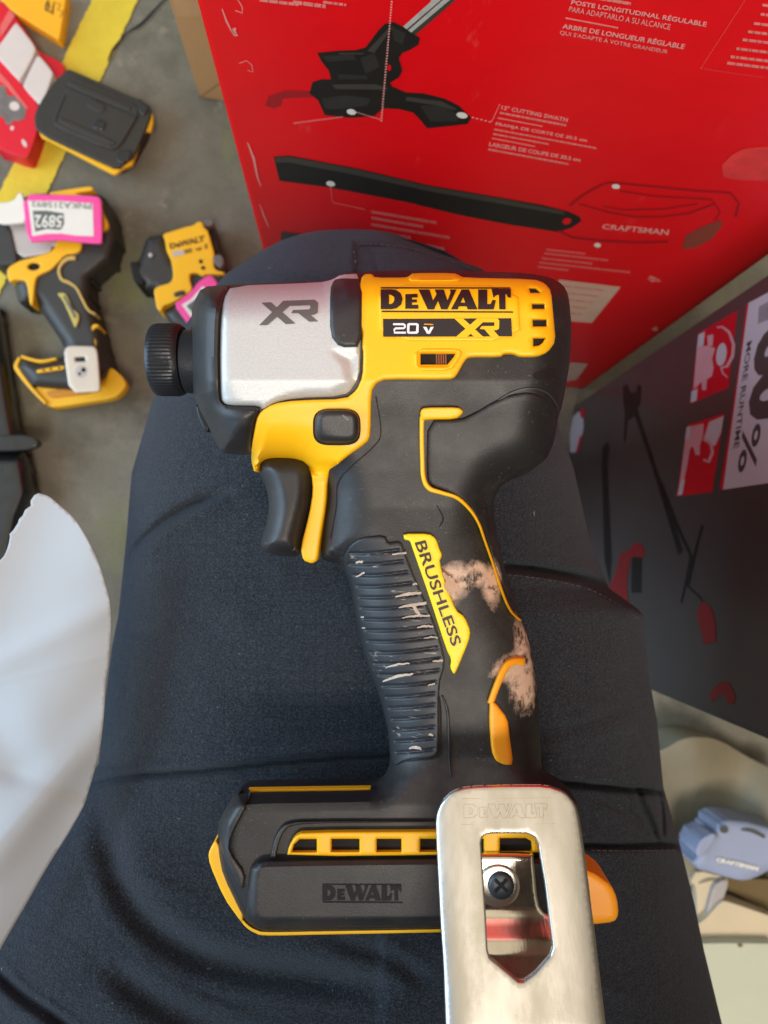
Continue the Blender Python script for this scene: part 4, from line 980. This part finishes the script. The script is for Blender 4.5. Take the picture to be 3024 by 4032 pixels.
of("tool_picture", [c5([(465, 960), (500, 940), (520, 1010), (560, 1000), (575, 945), (600, 960), (595, 1080), (570, 1120), (610, 1250), (650, 1370), (900, 2150), (870, 2190), (700, 1620), (590, 1290), (550, 1180), (500, 1210), (485, 1350), (470, 1360), (480, 1150), (468, 1080)]),
    c5([(318, 1400), (355, 1360), (370, 1400), (352, 1520), (385, 2212), (370, 2400), (330, 2212), (312, 1520)]), ribbon(c9([(560, 0), (700, 380), (820, 640), (780, 850), (735, 1050)]), [10, 14, 12, 10, 8]), ribbon(c9([(920, 370), (870, 560), (790, 900), (900, 1000), (940, 1080)]), [9, 12, 12, 8, 8]), ribbon(c9([(350, 650), (345, 800), (345, 960)]), 40)], mFAINT, .0006)
of("picture_handle", [c9([(330, 530), (380, 525), (412, 570), (410, 660), (330, 640), (290, 670), (262, 850), (270, 1050), (225, 1115), (160, 1085), (90, 930), (140, 840), (185, 720), (200, 620), (260, 600)]), c9([(910, 1040), (960, 1050), (1010, 1120), (1030, 1220), (1040, 1380), (985, 1400), (930, 1410), (900, 1260), (868, 1140)]), c9([(1080, 1730), (1150, 1740), (1210, 1860), (1190, 1935), (1150, 1920), (1095, 1850), (1060, 1850), (1000, 1920), (980, 1830)])], mDULLR, .0009)
of("maker_mark", [c5([(105, 1180), (150, 1140), (175, 1150), (180, 1260), (150, 1400), (125, 1440), (80, 1440), (80, 1300)])], mPANEL, .0006)
of("maker_mark_red", [c5([(148, 1150), (180, 1110), (190, 1160), (165, 1200)]), c5([(150, 1330), (178, 1300), (140, 1440), (122, 1445)])], mREDP, .0010)

# ================================================================== TOOLS AND PACKAGING ON THE FLOOR
def fpatch(name, outline, mat, parent, h, r=6, sp=14, floor_at=0.0, smooth=1, holes=(), label=None, dome=0.0, dr=60):
    if dome:
        L = dens(outline, 10)
        zf = lambda P: h+dome*np.sqrt(np.clip(1-(1-np.clip(segd(P, L)/dr, 0, 1))**2, 0, 1))
    else: zf = h
    return patch(name, outline, mat, parent, zf, map_floor, off=.0012, r=r, sp=sp, wall=None, floor_at=floor_at, smooth=smooth, holes=holes, label=label)
def fmark(name, polys, mat, parent, h): return marks(name, polys, mat, parent, h, map_floor, 0.0)
def ftxt(name, items, mat, parent, h): return text(name, items, mat, parent, h, map_floor, 0.0)
E2 = lambda pts: cv(1.659, 0, 700, pts); E5 = lambda pts: cv(3.456, 0, 720, pts); E3 = lambda pts: cv(3.95, 500, 850, pts); E4 = lambda pts: cv(3.351, 0, 0, pts); E1 = lambda pts: cv(1.659, 0, 0, pts)
# second driver (left)
d2 = world_thing("impact_driver", "small dusty impact driver on the floor under a pink numbered tag", "impact driver", fl(250, 1250))
fpatch("housing", E2([(-60, 300), (60, 300), (120, 110), (600, 90), (690, 130), (740, 230), (770, 400), (730, 540), (650, 610), (590, 660), (590, 780), (630, 890), (665, 1000), (690, 1120), (730, 1230), (700, 1300), (560, 1400), (210, 1370), (110, 1240), (150, 1170), (260, 1195), (360, 1180), (430, 1165), (410, 1080), (340, 980), (255, 850), (215, 800), (180, 830), (125, 825), (105, 760), (85, 690), (50, 670), (30, 590), (-60, 570)]), mGBLK, d2, .026, r=16, dome=.018, dr=45)
Hh = .0465
fpatch("gear_case", E2([(60, 305), (70, 240), (160, 150), (560, 160), (530, 420), (340, 440), (330, 490), (112, 528)]), mGSIL, d2, Hh, r=8, floor_at=.02)
fpatch("nose_bumper", E2([(-60, 305), (62, 300), (112, 530), (96, 562), (40, 570), (-60, 560)]), mGBLK, d2, Hh+.002, r=10, floor_at=.02)
sh2 = fpatch("shell", E2([(48, 592), (108, 548), (220, 520), (330, 488), (362, 450), (372, 410), (440, 395), (535, 412), (528, 470), (500, 492), (425, 500), (370, 560), (330, 600), (240, 640), (226, 690), (214, 830), (197, 832), (180, 705), (160, 667), (92, 665), (62, 682), (48, 640)]), mGYEL, d2, Hh+.001, r=5, sp=9, floor_at=.03, holes=[E2(ell(220, 580, 42, 26, -.05, 14))])
fpatch("reverse_button", E2(ell(220, 580, 39, 23, -.05, 14)), mDARK, d2, Hh-.002, r=3, floor_at=.03)
fpatch("shell_top", E2([(320, 96), (470, 72), (590, 55), (612, 72), (600, 82), (490, 100), (520, 112), (655, 125), (665, 210), (704, 290), (705, 330), (670, 352), (640, 330), (640, 130), (330, 110)]), mGYEL, d2, Hh+.001, r=4, floor_at=.02)
fpatch("piping", ribbon(spline(E2([(492, 522), (440, 528), (402, 560), (384, 600), (392, 645), (410, 668), (450, 684), (500, 722), (535, 790), (575, 862), (622, 888)]), 5), [16, 15, 11, 11, 11, 12, 10, 9, 9, 6]), M("worn_piping", (.56, .38, .10), .6), d2, Hh, r=2, sp=8, floor_at=.03, smooth=0)
bd2 = fpatch("badge", E2([(370, 755), (420, 750), (445, 780), (468, 850), (515, 890), (515, 930), (492, 985), (470, 935), (412, 800)]), M("dull_yellow", (.52, .42, .10), .6), d2, Hh, r=2, sp=8, floor_at=.03)
fmark("badge_lettering", E2s if False else [E2([(410, 775), (425, 770), (498, 905), (488, 920)])], mTAGD, bd2, Hh+.0018)
fpatch("accent_tab", E2([(655, 965), (612, 953), (583, 1000), (580, 1060), (600, 1085), (632, 1112), (628, 1060), (602, 1030), (612, 985)]), mGYEL, d2, Hh-.003, r=3, sp=8, floor_at=.02)
fpatch("base_shell", E2([(205, 1362), (430, 1332), (650, 1300), (690, 1280), (682, 1240), (740, 1245), (800, 1300), (828, 1350), (800, 1395), (745, 1440), (560, 1468), (360, 1502), (300, 1482)]), mGYEL, d2, .030, r=8, sp=9, floor_at=.018)
fpatch("battery_slot", E2([(290, 1400), (430, 1375), (590, 1380), (600, 1410), (420, 1432), (330, 1440)]), M("amber_inside", (.55, .22, .01), .6), d2, .0318, r=3, sp=9)
fpatch("base_trim", ribbon(spline(E2([(128, 1172), (104, 1225), (120, 1265), (205, 1375), (300, 1475)]), 5), [9, 16, 17, 14, 10]), mGYEL, d2, .034, r=3, sp=8, smooth=0)
fpatch("base_trim", ribbon(spline(E2([(138, 1166), (260, 1198), (368, 1180)]), 5), [10, 12, 8]), mGYEL, d2, .043, r=2, sp=8, smooth=0, floor_at=.03)
fpatch("vent_frame", E2([(238, 1255), (300, 1245), (420, 1225), (422, 1250), (300, 1268), (240, 1276)]), mGYEL, d2, Hh, r=2, sp=6, floor_at=.03)
fmark("vent_opening", [E2(ell(x, y, 9, 7, 0, 8)) for x, y in ((285, 1258), (332, 1250), (386, 1242))], mDARK, d2, Hh+.0016)
c2_ = fpatch("belt_clip", E2([(418, 1150), (428, 1112), (452, 1098), (600, 1100), (622, 1108), (636, 1140), (655, 1385), (640, 1396), (456, 1406)]), mGCLP, d2, .060, r=4, sp=12, floor_at=.058, holes=[E2([(488, 1172), (555, 1168), (560, 1200), (492, 1202)])])
fmark("screw", [E2(ell(530, 1266, 40, 42, 0, 20))], mGSIL, c2_, .0614)
fmark("screw_cross", [E2(ell(545, 1255, 16, 16, 0, 8)), E2(ell(520, 1280, 10, 12, 0, 8))], mDARK, c2_, .0616)
tg = world_thing("price_tag", "hot pink rectangular tag with white printed centre, upside down", "tag", fl(220, 850, .062))
t1 = fpatch("tag_border", E2([(145, 105), (400, 112), (640, 118), (662, 150), (668, 420), (650, 430), (560, 425), (400, 405), (290, 412), (180, 422)]), mTAG, tg, .062, r=2, sp=14, floor_at=.0605)
fmark("tag_face", [E2([(182, 150), (400, 152), (605, 168), (612, 382), (500, 378), (400, 364), (300, 366), (212, 382)])], mTAGW, tg, .0636)
fmark("tag_block", [E5([(445, 378), (640, 378), (865, 415), (870, 560), (820, 640), (640, 625), (480, 665)])], mTAGD, tg, .0639)
ftxt("tag_number", [("5892", E5([(835, 605), (475, 612), (470, 432), (860, 440)]), .02)], mTAGW, tg, .0642)
ftxt("tag_code", [("PNKA215892", E5([(1240, 360), (430, 325), (425, 250), (1240, 272)]), .0)], mTAGD, tg, .0640)
s2 = world_thing("paper_label", "crumpled white label stuck beside the pink tag", "label", fl(40, 850, .055))
fpatch("label_sheet", E2([(-20, 168), (60, 158), (100, 140), (122, 98), (150, 102), (175, 290), (90, 300), (20, 304), (-20, 290)]), mTAGW, s2, .058, r=4, sp=9, floor_at=.056)
# third tool
d3 = world_thing("power_tool", "small yellow power tool with black head, half hidden behind the nose of the big driver", "power tool", fl(680, 1050))
fpatch("housing", E3([(560, 300), (600, 400), (720, 700), (980, 600), (1360, 590), (1280, 210), (1200, 100), (1330, 60), (1380, 300), (1480, 620), (1600, 900), (1500, 1200), (1400, 1600), (900, 1800), (700, 1700), (560, 1500), (700, 1350), (420, 1150), (300, 1140), (250, 1060), (110, 1050), (40, 740), (180, 720), (240, 560), (300, 330)]), mGBLK, d3, .028, r=10, dome=.012, dr=30)
sh3 = fpatch("shell", E3([(555, 285), (760, 220), (940, 165), (1030, 150), (1105, 88), (1170, 97), (1190, 180), (1255, 228), (1280, 320), (1360, 590), (1340, 720), (1365, 838), (1530, 885), (1500, 908), (1250, 905), (1170, 932), (1090, 882), (975, 892), (972, 1000), (1010, 1100), (1000, 1180), (700, 1350), (565, 1395), (540, 1465), (500, 1475), (462, 1430), (415, 1150), (480, 1100), (680, 1042), (720, 950), (712, 830), (685, 680), (620, 560), (590, 380)]), mGYEL, d3, .045, r=5, sp=9, floor_at=.02)
ftxt("brand_lettering", [("DeWALT", E3([(655, 430), (1200, 300), (1205, 395), (675, 515)]), .05)], M("brown_print", (.12, .06, .01), .5), sh3, .0468)
fmark("model_strip", [E3([(700, 550), (880, 530), (1000, 500), (1010, 565), (900, 590), (730, 645)])], mGSIL, sh3, .0466)
fmark("model_strip", [E3([(880, 530), (1000, 500), (1010, 560), (900, 588)]), E3([(1200, 440), (1240, 430), (1250, 500), (1215, 520)]), E3([(1060, 505), (1160, 480), (1150, 530), (1080, 545)])], M("brown_print_b", (.25, .13, .01), .5), sh3, .0469)
fmark("shell_hole", [E3(ell(1148, 708, 34, 32, .4, 12)), E3(ell(1184, 808, 34, 30, .4, 12))], mDARK, sh3, .0467)
fpatch("reverse_button", E3([(722, 1210), (760, 1180), (880, 1152), (910, 1200), (890, 1225), (740, 1262)]), mGBLK, d3, .047, r=3, sp=8, floor_at=.04)
fpatch("tool_nose", E3([(40, 740), (70, 712), (170, 722), (200, 790), (275, 1030), (255, 1055), (120, 1052)]), mDARK, d3, .040, r=6, sp=8)
fmark("side_screw", [E3(ell(362, 610, 32, 34, .3, 14))], mGSIL, d3, .0440)
fpatch("rear_cap", E3([(1320, 640), (1440, 590), (1500, 650), (1500, 760), (1450, 810), (1360, 740)]), M("grey_cap", (.14, .12, .11), .5), d3, .046, r=6, sp=8, floor_at=.02)
fpatch("rear_cap", E3([(1190, 70), (1260, 40), (1340, 60), (1350, 130), (1280, 160), (1200, 160)]), M("grey_cap_b", (.14, .12, .10), .5), d3, .042, r=6, sp=8, floor_at=.02)
fpatch("guard_post", E3([(790, 1520), (865, 1500), (892, 1725), (860, 1740), (815, 1735)]), mGYEL, d3, .034, r=4, sp=8)
tg2 = world_thing("price_tag", "hot pink tag peeking out behind the nose of the big driver", "tag", fl(800, 1180, .055))
fpatch("tag_border", E3([(725, 1375), (870, 1280), (1000, 1180), (1100, 1040), (1240, 935), (1330, 930), (1412, 1062), (1600, 1300), (1400, 1700), (1000, 1705), (950, 1690)]), mTAG, tg2, .055, r=2, sp=12, floor_at=.0535)
fmark("tag_face", [E3([(850, 1385), (1000, 1290), (1180, 1090), (1400, 1300), (1300, 1600), (1030, 1625)])], mTAGW, tg2, .0566)
fmark("tag_block", [E3([(925, 1400), (1080, 1290), (1180, 1400), (1080, 1580)])], mTAGD, tg2, .0569)
# battery
bt = world_thing("battery_pack", "black slide battery pack with yellow base rail on the painted floor line", "battery pack", fl(370, 480))
fpatch("base_rail", E1([(238, 880), (300, 760), (960, 720), (998, 745), (1000, 800), (985, 862), (940, 850), (872, 1052), (858, 1080), (800, 1100), (755, 1142), (720, 1130), (400, 960)]), mGYEL, bt, .022, r=3, sp=12, floor_at=.019)
fpatch("pack_underside", E1([(330, 880), (400, 740), (930, 750), (960, 830), (850, 1020), (750, 1090), (420, 930)]), mBATT, bt, .018, r=3, sp=14)
fpatch("battery_case", E1([(236, 862), (222, 770), (240, 710), (330, 560), (430, 460), (465, 455), (890, 648), (950, 670), (985, 700), (980, 770), (870, 1030), (830, 1050), (765, 1105), (620, 1040)]), mBATT, bt, .027, r=7, sp=12, floor_at=.024)
fpatch("battery_top", E1([(345, 760), (470, 510), (500, 500), (850, 660), (900, 700), (900, 760), (780, 960), (720, 980), (360, 830)]), mBATT, bt, .0290, r=7, sp=12, floor_at=.027)
fpatch("terminal_slot", E1([(880, 650), (920, 645), (975, 700), (940, 760), (900, 720)]), mTUBE, bt, .0288, r=3, sp=8, floor_at=.026)
fpatch("terminal_slot", E1([(770, 985), (860, 975), (850, 1030), (790, 1070), (760, 1040)]), mTUBE, bt, .0288, r=3, sp=8, floor_at=.026)
for q in [[(430, 560), (470, 520), (860, 690), (850, 730)], [(380, 800), (400, 760), (760, 925), (745, 955)], [(560, 690), (600, 640), (700, 690), (660, 745)]]:
    fpatch("case_rib", E1(q), mBATT, bt, .0300, r=5, sp=9, floor_at=.029)
fpatch("latch_button", E1([(600, 830), (640, 770), (700, 800), (665, 860)]), mTUBE, bt, .0302, r=4, sp=8, floor_at=.029)
fmark("case_groove", [ribbon(E1([(360, 800), (380, 740), (430, 620)]), 5), ribbon(E1([(720, 900), (730, 960)]), 4), ribbon(E1([(430, 560), (900, 770)]), 3)], mDARK, bt, .0304)
# open red carton with trays
ob = world_thing("open_carton", "small open red carton holding two white trays beside the battery pack", "carton", fl(80, 380))
fpatch("carton_floor", E4([(-80, 60), (30, 10), (130, 120), (390, 470), (520, 690), (780, 800), (870, 905), (800, 1020), (690, 1080), (540, 1400), (-80, 1000)]), mREDP, ob, .014, r=4, sp=12)
fpatch("carton_panel", E4([(-80, 760), (0, 775), (260, 1080), (520, 1395), (500, 1600), (485, 1755), (400, 2000), (350, 2095), (220, 2060), (0, 1970), (-80, 1960)]), mREDP, ob, .022, r=5, sp=12)
fpatch("tray", E4([(-80, 640), (0, 590), (200, 305), (235, 315), (450, 590), (475, 680), (270, 1060), (225, 1040), (0, 790), (-80, 720)]), mTRAY, ob, .026, r=8, sp=10, floor_at=.012)
fpatch("tray", E4([(480, 760), (515, 725), (700, 950), (690, 1010), (560, 1390), (510, 1370), (310, 1150), (310, 1110)]), mTRAY, ob, .026, r=8, sp=10, floor_at=.012)
fmark("printed_tool", [E4([(-60, 1120), (60, 1130), (100, 1260), (200, 1270), (280, 1330), (350, 1400), (330, 1560), (240, 1600), (180, 1590), (150, 1640), (80, 1640), (50, 1560), (-60, 1500)])], M("grey_tool_print", (.16, .14, .13), .5, var=.5, vs=120), ob, .0236)
fmark("printed_tool", [E4(ell(190, 1400, 70, 60, .4, 12)), E4(ell(160, 1690, 26, 30, 0, 8)), E4(ell(320, 1890, 26, 60, -.5, 10))], mTRAY, ob, .0239)
fmark("printed_stripe", [E4([(-60, 950), (0, 960), (110, 1080), (380, 1440), (340, 1430), (60, 1120), (-60, 1030)]), E4([(0, 350), (120, 130), (200, 200), (60, 420), (0, 500)])], mPINKD, ob, .0237)
yp = world_thing("yellow_pouch", "bright yellow pouch with dark lettering lying beyond the open carton", "pouch", fl(140, 60))
fpatch("pouch", E4([(-80, -120), (880, -120), (858, 60), (790, 505), (760, 518), (600, 420), (400, 290), (160, 150), (20, 0)]), mYBAG, yp, .014, r=8, sp=12)
fmark("pouch_print", [ribbon(E4([(640, -10), (610, 60), (600, 130), (680, 160), (690, 200), (700, 100), (720, 20)]), [5, 9, 8, 7, 8, 8, 5]), ribbon(E4([(750, 40), (800, 60), (760, 130), (830, 150), (790, 230)]), 4), ribbon(E4([(640, 30), (650, 90), (630, 120)]), 8)], M("brown_pouch_print", (.13, .07, .01), .5), yp, .0154)
# black tube with flange
tb = world_thing("tube_handle", "black enamelled tube with a round collar lying at the torn paper", "handle", fl(60, 1600))
E6 = lambda pts: cv(1.924, 0, 1050, pts)
fpatch("tube", E6([(-160, 290), (0, 300), (25, 400), (60, 640), (110, 980), (165, 1290), (150, 1400), (-160, 1400)]), mTUBE, tb, .008, r=12, sp=12, dome=.030, dr=55)
fpatch("collar", E6([(-160, 1290), (165, 1270), (262, 1292), (292, 1330), (270, 1362), (190, 1392), (-160, 1400)]), mTUBE, tb, .044, r=8, sp=9, floor_at=.034)
fpatch("tube_sleeve", E6([(-160, 1380), (195, 1388), (232, 1530), (262, 1720), (190, 1900), (90, 2400), (-160, 2400)]), mTUBE, tb, .010, r=12, sp=11, dome=.026, dr=60)
# clear plastic, caddy, cartons to the right
def bagH(P):
    P = np.asarray(P); u, v = P[:, 0], P[:, 1]
    return .04+.012*np.sin(u/110+v/190)+.006*np.sin(v/90-u/110)+.003*np.sin(u/43)
bg_ = world_thing("plastic_bag", "crumpled dusty plastic bag on the floor between thigh and charcoal carton", "bag", fl(2850, 3000))
patch("bag_film", [(2480, 2960), (2600, 2960), (2700, 2900), (2820, 2905), (2960, 2990), (3120, 3060), (3120, 3420), (2900, 3440), (2760, 3480), (2560, 3520), (2480, 3300)], mBAG, bg_, bagH, map_floor, off=.001, r=8, sp=11, wall=None, floor_at=.002, smooth=2, sharp=180)
E7 = lambda pts: cv(3.166, 2500, 3150, pts)
cdy = world_thing("plastic_caddy", "pale blue moulded plastic holder with raised white lettering and an oval slot", "holder", fl(2900, 3350))
cb_ = fpatch("caddy_body", E7([(1015, 290), (1100, 245), (1180, 235), (1400, 260), (1600, 315), (1850, 380), (1850, 800), (1700, 860), (1540, 950), (1420, 995), (1300, 1000), (1100, 950), (900, 890), (790, 865), (700, 760), (760, 700), (765, 590), (820, 480), (1000, 400)]), mBLUEP, cdy, .085, r=12, sp=11, floor_at=.05, dome=.006, dr=40)
fpatch("caddy_wing", E7([(770, 590), (830, 480), (985, 405), (1010, 470), (960, 560), (850, 710), (765, 690)]), mBLUEP, cdy, .095, r=9, sp=9, floor_at=.07)
fmark("caddy_hole", [E7(ell(1112, 368, 56, 48, .1, 18)), ribbon(spline(E7([(1330, 372), (1420, 378), (1520, 410), (1620, 465)]), 5), [7, 12, 14, 12])], M("caddy_hole_dark", (.05, .055, .05), .6), cdy, .0935)
ftxt("caddy_lettering", [("CRAFTSMAN", E7([(1020, 715), (1545, 832), (1530, 885), (1010, 765)]), .06)], mTAGW, cdy, .0940)
bc = world_thing("beige_carton", "beige carton with an open brown end under the blue plastic holder", "carton", fl(2900, 3600))
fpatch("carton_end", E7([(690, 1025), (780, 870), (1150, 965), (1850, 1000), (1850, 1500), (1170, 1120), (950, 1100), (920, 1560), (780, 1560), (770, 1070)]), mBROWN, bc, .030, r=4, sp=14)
fpatch("carton_flap", E7([(690, 1020), (780, 872), (1150, 968), (1168, 1080), (960, 1100), (860, 1550), (780, 1545), (768, 1075)]), mBEIC, bc, .040, r=4, sp=10, floor_at=.03)
fpatch("carton_strip", E7([(985, 1060), (1130, 985), (1165, 1060), (1100, 1240), (1000, 1480), (890, 1500), (900, 1380)]), M("grey_film", (.34, .31, .30), .4), bc, .046, r=4, sp=10, floor_at=.038)
fpatch("carton_top", E7([(1080, 1255), (1180, 1270), (1850, 1500), (1850, 1900), (900, 1900), (700, 1540), (850, 1520)]), mBEIC, bc, .05, r=6, sp=14)
gs = world_thing("grey_green_sheet", "pale grey green board with one small dark spot below the beige carton", "board", fl(2850, 3880))
fpatch("board", E7([(700, 1790), (1160, 1780), (1850, 1790), (1850, 3300), (700, 3300)]), mGRNC, gs, .062, r=4, sp=20, floor_at=.052)
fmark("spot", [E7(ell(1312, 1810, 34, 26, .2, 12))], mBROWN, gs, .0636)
